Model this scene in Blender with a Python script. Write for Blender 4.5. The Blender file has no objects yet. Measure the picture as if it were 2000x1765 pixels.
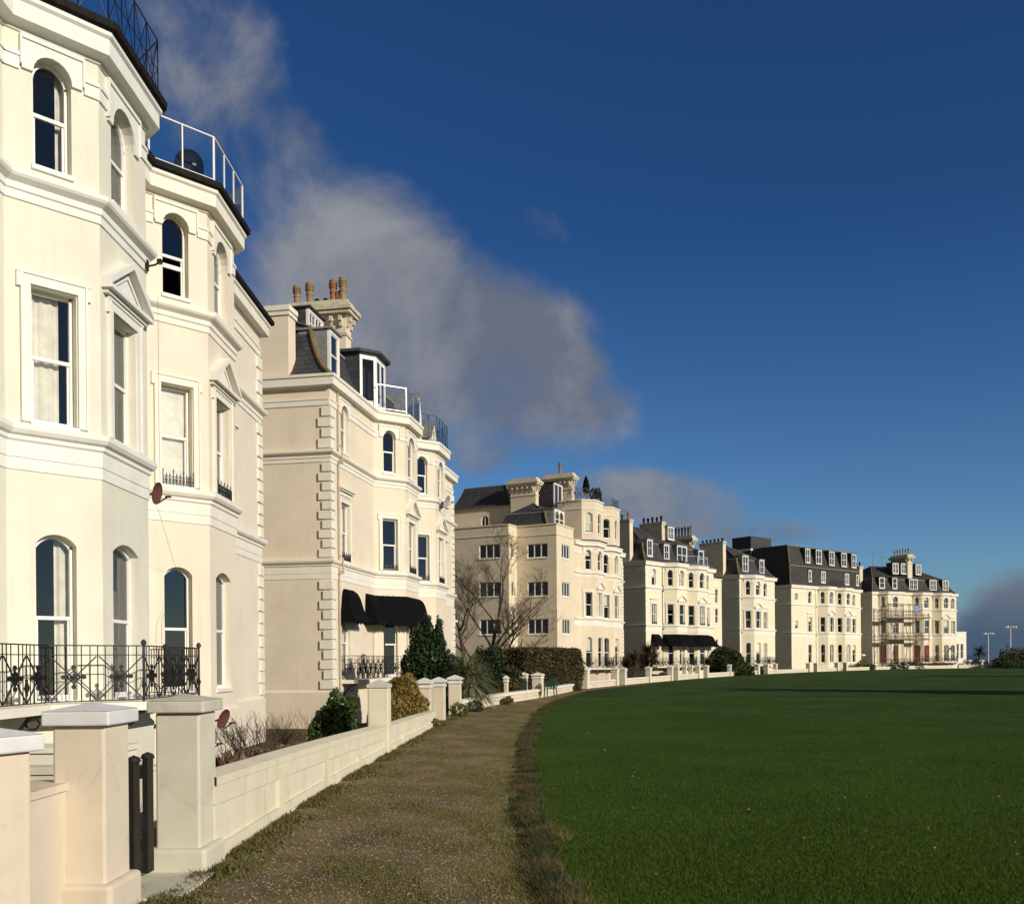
import bpy, math, random
import numpy as np
from mathutils import Vector, Matrix
random.seed(7); RNG = np.random.default_rng(7)
sc = bpy.context.scene
COL = sc.collection
pi = math.pi
# ------------------------------------------------------------------ camera
cam_d = bpy.data.cameras.new('camera'); cam = bpy.data.objects.new('camera', cam_d); COL.objects.link(cam)
cam.matrix_world = Matrix.Translation((0, 0, 1.65)) @ Matrix.Rotation(pi/2, 4, 'X') @ Matrix.Rotation(-0.009, 4, 'Z')
cam_d.sensor_width = 36; cam_d.lens = 36*1850/2000
cam_d.shift_y = (1292-882.5)/2000; cam_d.shift_x = 0
cam_d.clip_end = 20000; cam_d.clip_start = .1
sc.camera = cam
# ------------------------------------------------------------------ sun and sky
SUN_AZ, SUN_EL = math.radians(130), math.radians(21)      # azimuth clockwise from +Y
sd = Vector((math.sin(SUN_AZ)*math.cos(SUN_EL), math.cos(SUN_AZ)*math.cos(SUN_EL), math.sin(SUN_EL)))
sun_d = bpy.data.lights.new('sun', 'SUN'); sun_d.energy = 3.95; sun_d.angle = math.radians(.5); sun_d.color = (1, .91, .785)
sun = bpy.data.objects.new('sun', sun_d); COL.objects.link(sun)
sun.rotation_euler = sd.to_track_quat('Z', 'Y').to_euler(); sun.location = (60, -40, 60)
sc.view_settings.view_transform = 'Standard'; sc.view_settings.look = 'None'
sc.view_settings.exposure = 0.12; sc.view_settings.gamma = 1
w = bpy.data.worlds.new('World'); sc.world = w; w.use_nodes = True
nt = w.node_tree; N = nt.nodes; L = nt.links
def nd(tree, typ, ins=None, **kw):
    n = tree.nodes.new(typ)
    for k, v in kw.items(): setattr(n, k, v)
    for k, v in (ins or {}).items():
        if isinstance(v, bpy.types.NodeSocket): tree.links.new(v, n.inputs[k])
        else: n.inputs[k].default_value = v
    return n
def mt(tree, op, a, b=0.0, c=0.0, clamp=False):
    n = nd(tree, 'ShaderNodeMath', {0: a, 1: b, 2: c}, operation=op); n.use_clamp = clamp; return n.outputs[0]
def mixc(tree, f, a, b, bt='MIX'):
    n = tree.nodes.new('ShaderNodeMix'); n.data_type = 'RGBA'; n.blend_type = bt
    for k, v in ((0, f), (6, a), (7, b)):
        if isinstance(v, bpy.types.NodeSocket): tree.links.new(v, n.inputs[k])
        elif k == 0: n.inputs[0].default_value = v
        else: n.inputs[k].default_value = (*v[:3], 1)
    return n.outputs[2]
N.clear()
sky = nd(nt, 'ShaderNodeTexSky', sky_type='NISHITA')
sky.sun_disc = False; sky.sun_elevation = SUN_EL; sky.sun_rotation = SUN_AZ
sky.air_density = 1.0; sky.dust_density = .3; sky.ozone_density = 2.5
tc = nd(nt, 'ShaderNodeTexCoord')
sx = nd(nt, 'ShaderNodeSeparateXYZ', {0: tc.outputs['Generated']})
az = mt(nt, 'ARCTAN2', sx.outputs[0], sx.outputs[1]); el = mt(nt, 'ARCSINE', sx.outputs[2])
nz = nd(nt, 'ShaderNodeTexNoise', {'Vector': tc.outputs['Generated'], 'Scale': 5.6, 'Detail': 11, 'Roughness': .60, 'Distortion': .4})
off = nd(nt, 'ShaderNodeVectorMath', {0: tc.outputs['Generated'], 1: (.035, -.01, .045)}, operation='ADD')
nzs = nd(nt, 'ShaderNodeTexNoise', {'Vector': off.outputs[0], 'Scale': 5.0, 'Detail': 6, 'Roughness': .5, 'Distortion': .3})
nz2 = nd(nt, 'ShaderNodeTexNoise', {'Vector': tc.outputs['Generated'], 'Scale': 2.6, 'Detail': 5, 'Roughness': .5})
# cloud banks as (azimuth, elevation, half-length, half-width, tilt, strength) in degrees
BANKS = [(-7.5, 19.5, 11, 7.0, 32, 1.15), (-1.5, 17.8, 9.5, 5.6, 28, 1.15), (3.4, 16.4, 5.4, 3.2, 26, 1.05), (-12, 23, 9, 5, 45, .85), (-16, 30, 12, 4.4, 48, .84), (-20, 35, 9, 3.6, 50, .80),
         (-2.2, 12.6, 3.4, 1.9, 10, 1.0), (9.5, 9.4, 8.0, 2.0, 12, .92), (14, 7.6, 5.0, 1.2, 6, .95), (32, 1.0, 9.0, 4.6, -13, 1.4), (2.2, 24.6, 2.6, 1.3, 34, .50),
         (-13, 13, 9, 7, 0, .9), (75, 12, 18, 5, -8, .9), (150, 18, 40, 12, 5, 1.0), (-110, 22, 40, 14, 5, 1.0), (115, 38, 30, 12, 20, .8), (-40, 62, 30, 12, 0, .8)]
tot = None
for (a, e, ra, rb, tilt, st) in BANKS:
    a, e, ra, rb, tl = [math.radians(v) for v in (a, e, ra, rb, tilt)]
    da = mt(nt, 'SUBTRACT', az, a); de = mt(nt, 'SUBTRACT', el, e); c, s = math.cos(tl), math.sin(tl)
    # tilt: going right the bank falls
    u = mt(nt, 'SUBTRACT', mt(nt, 'MULTIPLY', da, c/ra), mt(nt, 'MULTIPLY', de, s/ra))
    v = mt(nt, 'ADD', mt(nt, 'MULTIPLY', da, s/rb), mt(nt, 'MULTIPLY', de, c/rb))
    r = mt(nt, 'SQRT', mt(nt, 'ADD', mt(nt, 'MULTIPLY', u, u), mt(nt, 'MULTIPLY', v, v)))
    g = nd(nt, 'ShaderNodeMapRange', {0: r, 1: 1.45, 2: .45, 3: 0, 4: st}, interpolation_type='SMOOTHSTEP').outputs[0]
    tot = g if tot is None else mt(nt, 'MAXIMUM', tot, g)
den = mt(nt, 'ADD', tot, mt(nt, 'MULTIPLY', mt(nt, 'SUBTRACT', nz.outputs[0], .5), 2.15))
mask = nd(nt, 'ShaderNodeMapRange', {0: den, 1: .40, 2: 1.12, 3: 0, 4: .92}, interpolation_type='SMOOTHSTEP').outputs[0]
low = nd(nt, 'ShaderNodeMapRange', {0: el, 1: .03, 2: .42, 3: 0, 4: 1}).outputs[0]
skyt = mixc(nt, 1.0, sky.outputs[0], mixc(nt, low, (.44, .64, .86), (.165, .365, .62)), 'MULTIPLY')
lit = nd(nt, 'ShaderNodeMapRange', {0: mt(nt, 'ADD', mt(nt, 'MULTIPLY', mt(nt, 'SUBTRACT', nz.outputs[0], nzs.outputs[0]), 1.7), mt(nt, 'MULTIPLY', nz2.outputs[0], .8)), 1: .16, 2: .72, 3: 0, 4: 1}).outputs[0]
ccol = mixc(nt, lit, (1.35, 1.52, 1.95), (2.95, 3.0, 3.2))
lowc = nd(nt, 'ShaderNodeMapRange', {0: el, 1: .02, 2: .17, 3: 0, 4: 1}).outputs[0]
ccol = mixc(nt, lowc, (.50, .80, 1.45), ccol)
wisp = mixc(nt, mask, skyt, ccol)
# dull grey added over the unseen sky behind the viewpoint, to weaken fill light
fill_dim = nd(nt, 'ShaderNodeMapRange', {0: mt(nt, 'ADD', sx.outputs[1], mt(nt, 'MULTIPLY', sx.outputs[0], .55)), 1: .25, 2: -.25, 3: 0, 4: .92}, interpolation_type='SMOOTHSTEP').outputs[0]
wisp = mixc(nt, fill_dim, wisp, mixc(nt, nz2.outputs[0], (.78, .79, .82), (1.75, 1.72, 1.72)))
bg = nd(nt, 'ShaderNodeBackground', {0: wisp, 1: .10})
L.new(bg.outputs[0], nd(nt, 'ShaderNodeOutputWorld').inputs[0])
# ------------------------------------------------------------------ materials
M = {}
def mat(name, col, rough=.8, var=.12, scale=3.0, bump=0.0, bscale=40, metal=0.0, col2=None, spec=.3, detail=5, streak=0.0):
    m = bpy.data.materials.new(name); m.use_nodes = True; t = m.node_tree; t.nodes.clear()
    out = nd(t, 'ShaderNodeOutputMaterial'); b = nd(t, 'ShaderNodeBsdfPrincipled')
    b.inputs['Roughness'].default_value = rough; b.inputs['Metallic'].default_value = metal
    b.inputs['Specular IOR Level'].default_value = spec
    geo = nd(t, 'ShaderNodeNewGeometry')
    n1 = nd(t, 'ShaderNodeTexNoise', {'Vector': geo.outputs['Position'], 'Scale': scale, 'Detail': detail, 'Roughness': .6})
    f = nd(t, 'ShaderNodeMapRange', {0: n1.outputs[0], 1: .3, 2: .7, 3: 0, 4: 1}).outputs[0]
    c2 = col2 if col2 else tuple(v*(1-var*2) for v in col)
    c1 = col if col2 else tuple(min(1, v*(1+var*.4)) for v in col)
    c = mixc(t, f, c1, c2)
    if streak:
        mp = nd(t, 'ShaderNodeMapping', {0: geo.outputs['Position']}); mp.inputs['Scale'].default_value = (2.2, 2.2, .22)
        n3 = nd(t, 'ShaderNodeTexNoise', {'Vector': mp.outputs[0], 'Scale': 2.4, 'Detail': 7, 'Roughness': .65})
        f3 = nd(t, 'ShaderNodeMapRange', {0: n3.outputs[0], 1: .53, 2: .8, 3: 0, 4: streak}).outputs[0]
        c = mixc(t, f3, c, tuple(v*k for v, k in zip(col, (.55, .52, .45))))
    if name.startswith('render_'):      # hairline cracks in the old render
        nw = nd(t, 'ShaderNodeTexNoise', {'Vector': geo.outputs['Position'], 'Scale': 3.0, 'Detail': 4})
        va = nd(t, 'ShaderNodeVectorMath', {0: geo.outputs['Position'], 1: nd(t, 'ShaderNodeVectorMath', {0: nw.outputs['Color'], 1: (.35, .35, .35)}, operation='MULTIPLY').outputs[0]}, operation='ADD')
        vo = nd(t, 'ShaderNodeTexVoronoi', {'Vector': va.outputs[0], 'Scale': 1.6}, feature='DISTANCE_TO_EDGE')
        cr = nd(t, 'ShaderNodeMapRange', {0: vo.outputs['Distance'], 1: .0015, 2: .009, 3: .55, 4: 0}).outputs[0]
        ms_ = nd(t, 'ShaderNodeMapRange', {0: n1.outputs[0], 1: .48, 2: .60}).outputs[0]
        c = mixc(t, mt(t, 'MULTIPLY', cr, ms_), c, tuple(v*.45 for v in col))
    t.links.new(c, b.inputs['Base Color'])
    if bump:
        n2 = nd(t, 'ShaderNodeTexNoise', {'Vector': geo.outputs['Position'], 'Scale': bscale, 'Detail': 4})
        bp = nd(t, 'ShaderNodeBump', {'Height': n2.outputs[0], 'Strength': bump, 'Distance': .02}); t.links.new(bp.outputs[0], b.inputs['Normal'])
    t.links.new(b.outputs[0], out.inputs[0]); M[name] = m; return m
mat('stucco_lemon', (.74, .715, .59), .75, .05, .8, .25, 22, streak=.26)
mat('stucco_peach', (.78, .70, .565), .75, .05, .8, .25, 22, streak=.26)
mat('stucco_cream', (.77, .68, .53), .75, .06, .7, .2, 15, streak=.22)
mat('stucco_buff', (.74, .64, .47), .78, .06, .7, .2, 15, streak=.25)
mat('stucco_pale', (.80, .72, .53), .78, .05, .7, .2, 15, streak=.2)
mat('trim_white', (.83, .79, .67), .7, .05, 1.5, .1, 20, streak=.14)
mat('trim_lemon', (.79, .785, .72), .7, .05, 1.5, .1, 20, streak=.10)
mat('trim_peach', (.82, .78, .67), .7, .05, 1.5, .1, 20, streak=.12)
mat('stone_weathered', (.70, .63, .49), .85, .2, 3, .4, 15, col2=(.46, .41, .29), streak=.6)
mat('paint_white', (.82, .80, .74), .45, .03, 5)
mat('render_peach', (.68, .59, .46), .8, .05, 2.5, .12, 9, streak=.22)
mat('render_grey_green', (.64, .61, .49), .8, .10, 2.5, .18, 7, col2=(.55, .52, .40), streak=.35)
mat('render_cream', (.72, .67, .52), .8, .06, 2.5, .2, 9, col2=(.66, .60, .43), streak=.6)
mat('cap_white', (.72, .72, .70), .75, .06, 4, .12, 20, streak=.2)
mat('cap_grey', (.60, .58, .48), .8, .12, 5, .2, 20, col2=(.47, .45, .36))
mat('iron_black', (.012, .012, .014), .4, .1, 8, spec=.4)
mat('gutter_black', (.008, .008, .009), .8, .3, 12, .3, 30, col2=(.025, .022, .018), spec=.1)
mat('terracotta', (.36, .17, .09), .8, .2, 6, .2, 30)
mat('buff_clay', (.33, .23, .13), .8, .2, 6, .2, 30)
mat('wood_black', (.016, .013, .010), .6, .2, 6, .3, 20)
mat('steel', (.62, .62, .60), .35, .1, 6, metal=.7)
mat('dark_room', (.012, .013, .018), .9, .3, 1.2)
mat('curtain', (.80, .76, .66), .9, .1, 4)
mat('lead_ochre', (.24, .17, .08), .8, .3, 3, .3, 20, col2=(.12, .10, .06))
mat('lead_grey', (.25, .26, .26), .6, .2, 4)
mat('dish_red', (.15, .055, .045), .6, .2, 6)
mat('dish_grey', (.35, .36, .38), .5, .1, 6)
mat('fabric_black', (.006, .006, .007), .9, .3, 20, .2, 60, spec=.08)
mat('board_red', (.24, .05, .035), .8, .25, 2.5)
mat('plank', (.38, .27, .15), .8, .2, 6)
mat('scaffold_steel', (.16, .13, .10), .5, .2, 6, metal=.3)
mat('sign_blue', (.10, .16, .50), .5, .1, 6)
mat('pipe_tan', (.55, .42, .29), .6, .1, 4)
mat('plastic_green', (.03, .09, .07), .4, .1, 6)
mat('bark', (.085, .060, .038), .9, .3, 8, .5, 25)
mat('twig_brown', (.095, .072, .048), .9, .3, 10)
mat('twig_yellow', (.27, .17, .07), .9, .3, 10)
mat('soil', (.10, .078, .05), .95, .3, 2, .8, 10, col2=(.05, .045, .03))
mat('brick_wall', (.20, .13, .085), .9, .2, 5, .3, 15)
def leafmat(name, c1, c2, c3=None, rough=.5, scale=2.0, trans=0.0):
    m = bpy.data.materials.new(name); m.use_nodes = True; t = m.node_tree; t.nodes.clear()
    out = nd(t, 'ShaderNodeOutputMaterial'); b = nd(t, 'ShaderNodeBsdfPrincipled')
    b.inputs['Roughness'].default_value = rough; b.inputs['Specular IOR Level'].default_value = .04 if name == 'grass_blade' else .25
    geo = nd(t, 'ShaderNodeNewGeometry')
    n1 = nd(t, 'ShaderNodeTexNoise', {'Vector': geo.outputs['Position'], 'Scale': scale, 'Detail': 6, 'Roughness': .7})
    f = nd(t, 'ShaderNodeMapRange', {0: n1.outputs[0], 1: .3, 2: .7}).outputs[0]
    c = mixc(t, f, c1, c2)
    r = geo.outputs['Random Per Island']
    c = mixc(t, mt(t, 'MULTIPLY', r, .7), c, c3 or tuple(v*1.7 for v in c2))
    t.links.new(c, b.inputs['Base Color']); t.links.new(b.outputs[0], out.inputs[0]); M[name] = m
leafmat('leaf_laurel', (.022, .045, .012), (.05, .08, .02), rough=.35)
leafmat('leaf_conifer', (.012, .026, .010), (.025, .045, .014), (.045, .07, .025))
leafmat('leaf_dark', (.012, .028, .010), (.025, .045, .016), (.04, .06, .02))
leafmat('leaf_gold', (.17, .085, .03), (.30, .17, .05), (.14, .16, .03), scale=4)
leafmat('leaf_hedge', (.055, .036, .016), (.085, .052, .022), (.06, .065, .022), scale=1.2)
leafmat('leaf_rust', (.10, .035, .018), (.16, .07, .03), (.07, .08, .03))
leafmat('leaf_heather', (.10, .045, .03), (.15, .08, .05), (.20, .15, .09))
leafmat('leaf_yucca', (.07, .10, .035), (.14, .17, .07), (.34, .33, .19))
leafmat('leaf_palm', (.035, .04, .018), (.09, .07, .03), (.16, .06, .04))
leafmat('leaf_round', (.02, .035, .010), (.04, .055, .014), (.06, .07, .02))
leafmat('leaf_weed', (.045, .065, .015), (.10, .11, .025), (.20, .17, .05), scale=1.2)
leafmat('leaf_dry', (.085, .062, .025), (.16, .12, .045), (.28, .21, .085), scale=1.2)
leafmat('leaf_brown', (.030, .024, .012), (.075, .055, .024), (.14, .14, .035), scale=3.5)
leafmat('leaf_olive', (.10, .11, .02), (.17, .16, .035), (.24, .21, .06), scale=2.5)
leafmat('grass_blade', (.022, .058, .003), (.046, .098, .006), (.12, .17, .025), rough=.7, scale=.45)
# glass: mostly see-through with a mirror of the sky
m = bpy.data.materials.new('glass'); m.use_nodes = True; t = m.node_tree; t.nodes.clear()
lw = nd(t, 'ShaderNodeFresnel', {0: 1.5}); fr = mt(t, 'ADD', mt(t, 'MULTIPLY', lw.outputs[0], 1.3), .035, clamp=True)
gg = nd(t, 'ShaderNodeNewGeometry'); gn = nd(t, 'ShaderNodeTexNoise', {'Vector': gg.outputs['Position'], 'Scale': .9, 'Detail': 0}); gb = nd(t, 'ShaderNodeBump', {'Height': gn.outputs[0], 'Strength': .25, 'Distance': .02})
ms = nd(t, 'ShaderNodeMixShader', {0: fr, 1: nd(t, 'ShaderNodeBsdfTransparent', {0: (.94, .96, .95, 1)}).outputs[0], 2: nd(t, 'ShaderNodeBsdfGlossy', {0: (.95, .97, 1, 1), 'Roughness': .03, 'Normal': gb.outputs[0]}).outputs[0]})
t.links.new(ms.outputs[0], nd(t, 'ShaderNodeOutputMaterial').inputs[0]); M['glass'] = m
def texmat(name, kind):
    m = bpy.data.materials.new(name); m.use_nodes = True; t = m.node_tree; t.nodes.clear()
    out = nd(t, 'ShaderNodeOutputMaterial'); b = nd(t, 'ShaderNodeBsdfPrincipled', {'Roughness': .7}); b.inputs['Specular IOR Level'].default_value = .25
    uv = nd(t, 'ShaderNodeUVMap'); geo = nd(t, 'ShaderNodeNewGeometry')
    if kind in ('slate', 'slate_brown'):
        base = (.040, .042, .048) if kind == 'slate' else (.038, .035, .032)
        br = nd(t, 'ShaderNodeTexBrick', {'Vector': uv.outputs[0], 'Color1': (*base, 1), 'Color2': (*[v*1.5 for v in base], 1), 'Mortar': (*[v*.35 for v in base], 1), 'Scale': 1.0, 'Mortar Size': .012, 'Brick Width': .30, 'Row Height': .24})
        n1 = nd(t, 'ShaderNodeTexNoise', {'Vector': geo.outputs['Position'], 'Scale': 1.3, 'Detail': 6, 'Roughness': .7})
        f = nd(t, 'ShaderNodeMapRange', {0: n1.outputs[0], 1: .45, 2: .75, 3: 0, 4: .5}).outputs[0]
        c = mixc(t, f, br.outputs[0], (.085, .075, .055)); hgt = br.outputs['Fac']; st = -.4
    else:   # painted brickwork of the low garden walls
        br = nd(t, 'ShaderNodeTexBrick', {'Vector': uv.outputs[0], 'Color1': (.74, .67, .52, 1), 'Color2': (.68, .60, .45, 1), 'Mortar': (.45, .37, .26, 1), 'Scale': 1.0, 'Mortar Size': .010, 'Brick Width': .45, 'Row Height': .15})
        n1 = nd(t, 'ShaderNodeTexNoise', {'Vector': geo.outputs['Position'], 'Scale': 2.3, 'Detail': 6, 'Roughness': .7})
        f = nd(t, 'ShaderNodeMapRange', {0: n1.outputs[0], 1: .5, 2: .75, 3: 0, 4: .7}).outputs[0]
        c = mixc(t, f, br.outputs[0], (.44, .30, .19)); hgt = br.outputs['Fac']; st = -.5
    bp = nd(t, 'ShaderNodeBump', {'Height': hgt, 'Strength': st if st > 0 else -st, 'Distance': .015}); bp.invert = True
    t.links.new(bp.outputs[0], b.inputs['Normal']); t.links.new(c, b.inputs['Base Color']); t.links.new(b.outputs[0], out.inputs[0]); M[name] = m
texmat('slate', 'slate'); texmat('slate_brown', 'slate_brown'); texmat('painted_brick', 'brick')
def groundmat(name, cols, scales, bump, bscale, rough=.95):
    """three-colour patchy ground"""
    m = bpy.data.materials.new(name); m.use_nodes = True; t = m.node_tree; t.nodes.clear()
    out = nd(t, 'ShaderNodeOutputMaterial'); b = nd(t, 'ShaderNodeBsdfPrincipled', {'Roughness': rough}); b.inputs['Specular IOR Level'].default_value = .15
    geo = nd(t, 'ShaderNodeNewGeometry'); p = geo.outputs['Position']; c = None
    for i, (col, (s, lo, hi, dt)) in enumerate(zip(cols[1:], scales)):
        n1 = nd(t, 'ShaderNodeTexNoise', {'Vector': p, 'Scale': s, 'Detail': dt, 'Roughness': .65, 'Distortion': .3})
        f = nd(t, 'ShaderNodeMapRange', {0: n1.outputs[0], 1: lo, 2: hi}).outputs[0]
        c = mixc(t, f, c if c is not None else cols[0], col)
    n2 = nd(t, 'ShaderNodeTexNoise', {'Vector': p, 'Scale': bscale, 'Detail': 5, 'Roughness': .7})
    bp = nd(t, 'ShaderNodeBump', {'Height': n2.outputs[0], 'Strength': bump, 'Distance': .05})
    t.links.new(bp.outputs[0], b.inputs['Normal']); t.links.new(c, b.inputs['Base Color']); t.links.new(b.outputs[0], out.inputs[0]); M[name] = m
groundmat('lawn_turf', [(.020, .052, .003), (.038, .080, .006), (.060, .092, .012), (.014, .034, .003)], [(.28, .42, .58, 5), (9, .5, .75, 6), (2.2, .55, .8, 6)], .9, 22)
groundmat('path_earth', [(.29, .225, .118), (.125, .10, .052), (.145, .14, .032), (.50, .42, .25), (.16, .125, .062)], [(1.1, .42, .62, 6), (.8, .50, .66, 8), (28, .62, .74, 4), (60, .5, .7, 3)], 1.0, 30)
groundmat('garden_soil', [(.10, .08, .05), (.055, .05, .03), (.06, .07, .03)], [(1.5, .4, .6, 6), (.7, .5, .7, 6)], 1.0, 12)
groundmat('sea_water', [(.02, .05, .08), (.03, .06, .10)], [(.05, .4, .6, 4)], .3, .5, .35)
groundmat('edge_soil', [(.06, .045, .028), (.035, .03, .018), (.05, .06, .02)], [(6, .4, .6, 6), (3, .5, .7, 6)], 1.0, 30)
# ------------------------------------------------------------------ mesh helpers
class MB:
    def __init__(s): s.v = []; s.f = []; s.m = []; s.cm = 0
    def face(s, pts):
        i = len(s.v); s.v += [tuple(p) for p in pts]; s.f.append(tuple(range(i, i+len(pts)))); s.m.append(s.cm)
    def box(s, x0, x1, y0, y1, z0, z1, T=None):
        c = [(x0,y0,z0),(x1,y0,z0),(x1,y1,z0),(x0,y1,z0),(x0,y0,z1),(x1,y0,z1),(x1,y1,z1),(x0,y1,z1)]
        if T: c = [T(*p) for p in c]
        i = len(s.v); s.v += c
        for q in ((0,3,2,1),(4,5,6,7),(0,1,5,4),(1,2,6,5),(2,3,7,6),(3,0,4,7)): s.f.append(tuple(i+k for k in q)); s.m.append(s.cm)
    def prism(s, poly, z0, z1, cap=True):      # poly anticlockwise seen from above
        i = len(s.v); n = len(poly); s.v += [(p[0], p[1], z0) for p in poly]+[(p[0], p[1], z1) for p in poly]
        for k in range(n): s.f.append((i+k, i+(k+1)%n, i+n+(k+1)%n, i+n+k)); s.m.append(s.cm)
        if cap: s.f.append(tuple(i+n+k for k in range(n))); s.m.append(s.cm); s.f.append(tuple(i+k for k in reversed(range(n)))); s.m.append(s.cm)
    def tube(s, pts, r, n=6, r2=None, cap=True):
        P = [Vector(p) for p in pts]; k = len(P); i = len(s.v)
        for a in range(k):
            d = (P[min(a+1, k-1)]-P[max(a-1, 0)]); d = d.normalized() if d.length > 1e-9 else Vector((0,0,1))
            u = d.cross(Vector((0,0,1)) if abs(d.z) < .95 else Vector((1,0,0))).normalized(); v = d.cross(u)
            rr = (r[a] if isinstance(r, (list, tuple)) else (r if r2 is None else r+(r2-r)*a/(k-1)))
            for b in range(n):
                t = 2*pi*(b+.5)/n; s.v.append(tuple(P[a]+u*(rr*math.cos(t))+v*(rr*math.sin(t))))
        for a in range(k-1):
            for b in range(n): s.f.append((i+a*n+b, i+a*n+(b+1)%n, i+(a+1)*n+(b+1)%n, i+(a+1)*n+b)); s.m.append(s.cm)
        if cap:
            s.f.append(tuple(i+b for b in reversed(range(n)))); s.m.append(s.cm); s.f.append(tuple(i+(k-1)*n+b for b in range(n))); s.m.append(s.cm)
    def lathe(s, prof, n=12, o=(0,0,0)):
        i = len(s.v); k = len(prof)
        for (r, z) in prof:
            for b in range(n): t = 2*pi*b/n; s.v.append((o[0]+r*math.cos(t), o[1]+r*math.sin(t), o[2]+z))
        for a in range(k-1):
            for b in range(n): s.f.append((i+a*n+b, i+a*n+(b+1)%n, i+(a+1)*n+(b+1)%n, i+(a+1)*n+b)); s.m.append(s.cm)
        s.f.append(tuple(i+b for b in reversed(range(n)))); s.m.append(s.cm); s.f.append(tuple(i+(k-1)*n+b for b in range(n))); s.m.append(s.cm)
    def build(s, name, mats, parent=None, smooth=False):
        me = mesh_of(name, s.v, s.f, mats, s.m); 
        if smooth: me.polygons.foreach_set('use_smooth', [True]*len(me.polygons))
        o = bpy.data.objects.new(name, me); COL.objects.link(o)
        if parent: o.parent = parent
        return o
def mesh_of(name, v, f, mats, mi=None):
    me = bpy.data.meshes.new(name); me.from_pydata([tuple(p) for p in v], [], f)
    for k in (mats if isinstance(mats, (list, tuple)) else [mats]): me.materials.append(M[k])
    if mi and any(mi): me.polygons.foreach_set('material_index', mi)
    uv = me.uv_layers.new(name='UVMap'); nl = len(me.loops)
    vi = np.empty(nl, 'i'); me.loops.foreach_get('vertex_index', vi)
    co = np.empty(len(me.vertices)*3); me.vertices.foreach_get('co', co); co = co.reshape(-1, 3)
    nf = len(me.polygons); no = np.empty(nf*3); me.polygons.foreach_get('normal', no); no = no.reshape(-1, 3)
    lt = np.empty(nf, 'i'); me.polygons.foreach_get('loop_total', lt); fi = np.repeat(np.arange(nf), lt)
    n = no[fi]; up = np.tile([0., 0., 1.], (nl, 1)); u = np.cross(up, n); ul = np.linalg.norm(u, axis=1); flat = ul < .05
    u[flat] = [1, 0, 0]; ul[flat] = 1; u /= ul[:, None]; vv = np.cross(n, u); p = co[vi]
    uv.data.foreach_set('uv', np.stack([(p*u).sum(1), (p*vv).sum(1)], 1).ravel())
    me.update(); return me
def empty(name, loc=(0,0,0), rz=0, parent=None):
    o = bpy.data.objects.new(name, None); COL.objects.link(o); o.location = loc; o.rotation_euler = (0, 0, rz); o.parent = parent; return o
def tag(o, label=None, cat=None, group=None, kind=None):
    if label: o['label'] = label
    if cat: o['category'] = cat
    if group: o['group'] = group
    if kind: o['kind'] = kind
    return o
def unit(dx, dy):
    l = math.hypot(dx, dy); return dx/l, dy/l
def offset_path(path, d, closed=False):
    """offset a plan polyline outwards (to the right of travel) with mitres"""
    out = []; n = len(path)
    for i, p in enumerate(path):
        a = path[i-1] if (i or closed) else None; b = path[(i+1) % n] if (i < n-1 or closed) else None
        ns = []
        if a is not None: dx, dy = unit(p[0]-a[0], p[1]-a[1]); ns.append((dy, -dx))
        if b is not None: dx, dy = unit(b[0]-p[0], b[1]-p[1]); ns.append((dy, -dx))
        if len(ns) == 1: m = ns[0]; k = d
        else:
            m = unit(ns[0][0]+ns[1][0], ns[0][1]+ns[1][1]); k = d/max(.35, m[0]*ns[0][0]+m[1]*ns[0][1])
        out.append((p[0]+m[0]*k, p[1]+m[1]*k))
    return out
def sweep(mb, path, prof, ends=True):
    """sweep a (out, z) profile along a plan polyline"""
    offs = {}
    for (o, z) in prof:
        if o not in offs: offs[o] = offset_path(path, o)
    for (o0, z0), (o1, z1) in zip(prof[:-1], prof[1:]):
        a, b = offs[o0], offs[o1]
        for k in range(len(path)-1):
            mb.face([(*a[k], z0), (*a[k+1], z0), (*b[k+1], z1), (*b[k], z1)])
    if ends:
        for k, rev in ((0, True), (len(path)-1, False)):
            pts = [(*offs[o][k], z) for (o, z) in prof]
            mb.face(pts if rev else pts[::-1])
class Face:
    """wall face from plan point p to q (left to right seen from outside): T(u, out, z) -> local xyz"""
    def __init__(s, p, q):
        s.p = p; s.L = math.hypot(q[0]-p[0], q[1]-p[1]); s.d = unit(q[0]-p[0], q[1]-p[1]); s.n = (s.d[1], -s.d[0])
        s.ang = math.atan2(s.d[1], s.d[0])
    def T(s, u, o, z): return (s.p[0]+s.d[0]*u+s.n[0]*o, s.p[1]+s.d[1]*u+s.n[1]*o, z)
def arch_pts(w, z1, arch, n=10):
    """curve of an opening's head: list of (x, z) from -w/2 to w/2; z1 is the crown"""
    if not arch: return [(-w/2, z1), (w/2, z1)]
    rise = w/2 if arch == 'semi' else .17
    R = (w*w/4+rise*rise)/(2*rise); a = math.asin(min(1, w/2/R)) if arch != 'semi' else pi/2
    return [(R*math.sin(-a+2*a*k/n), z1-R+R*math.cos(-a+2*a*k/n)) for k in range(n+1)]
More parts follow.
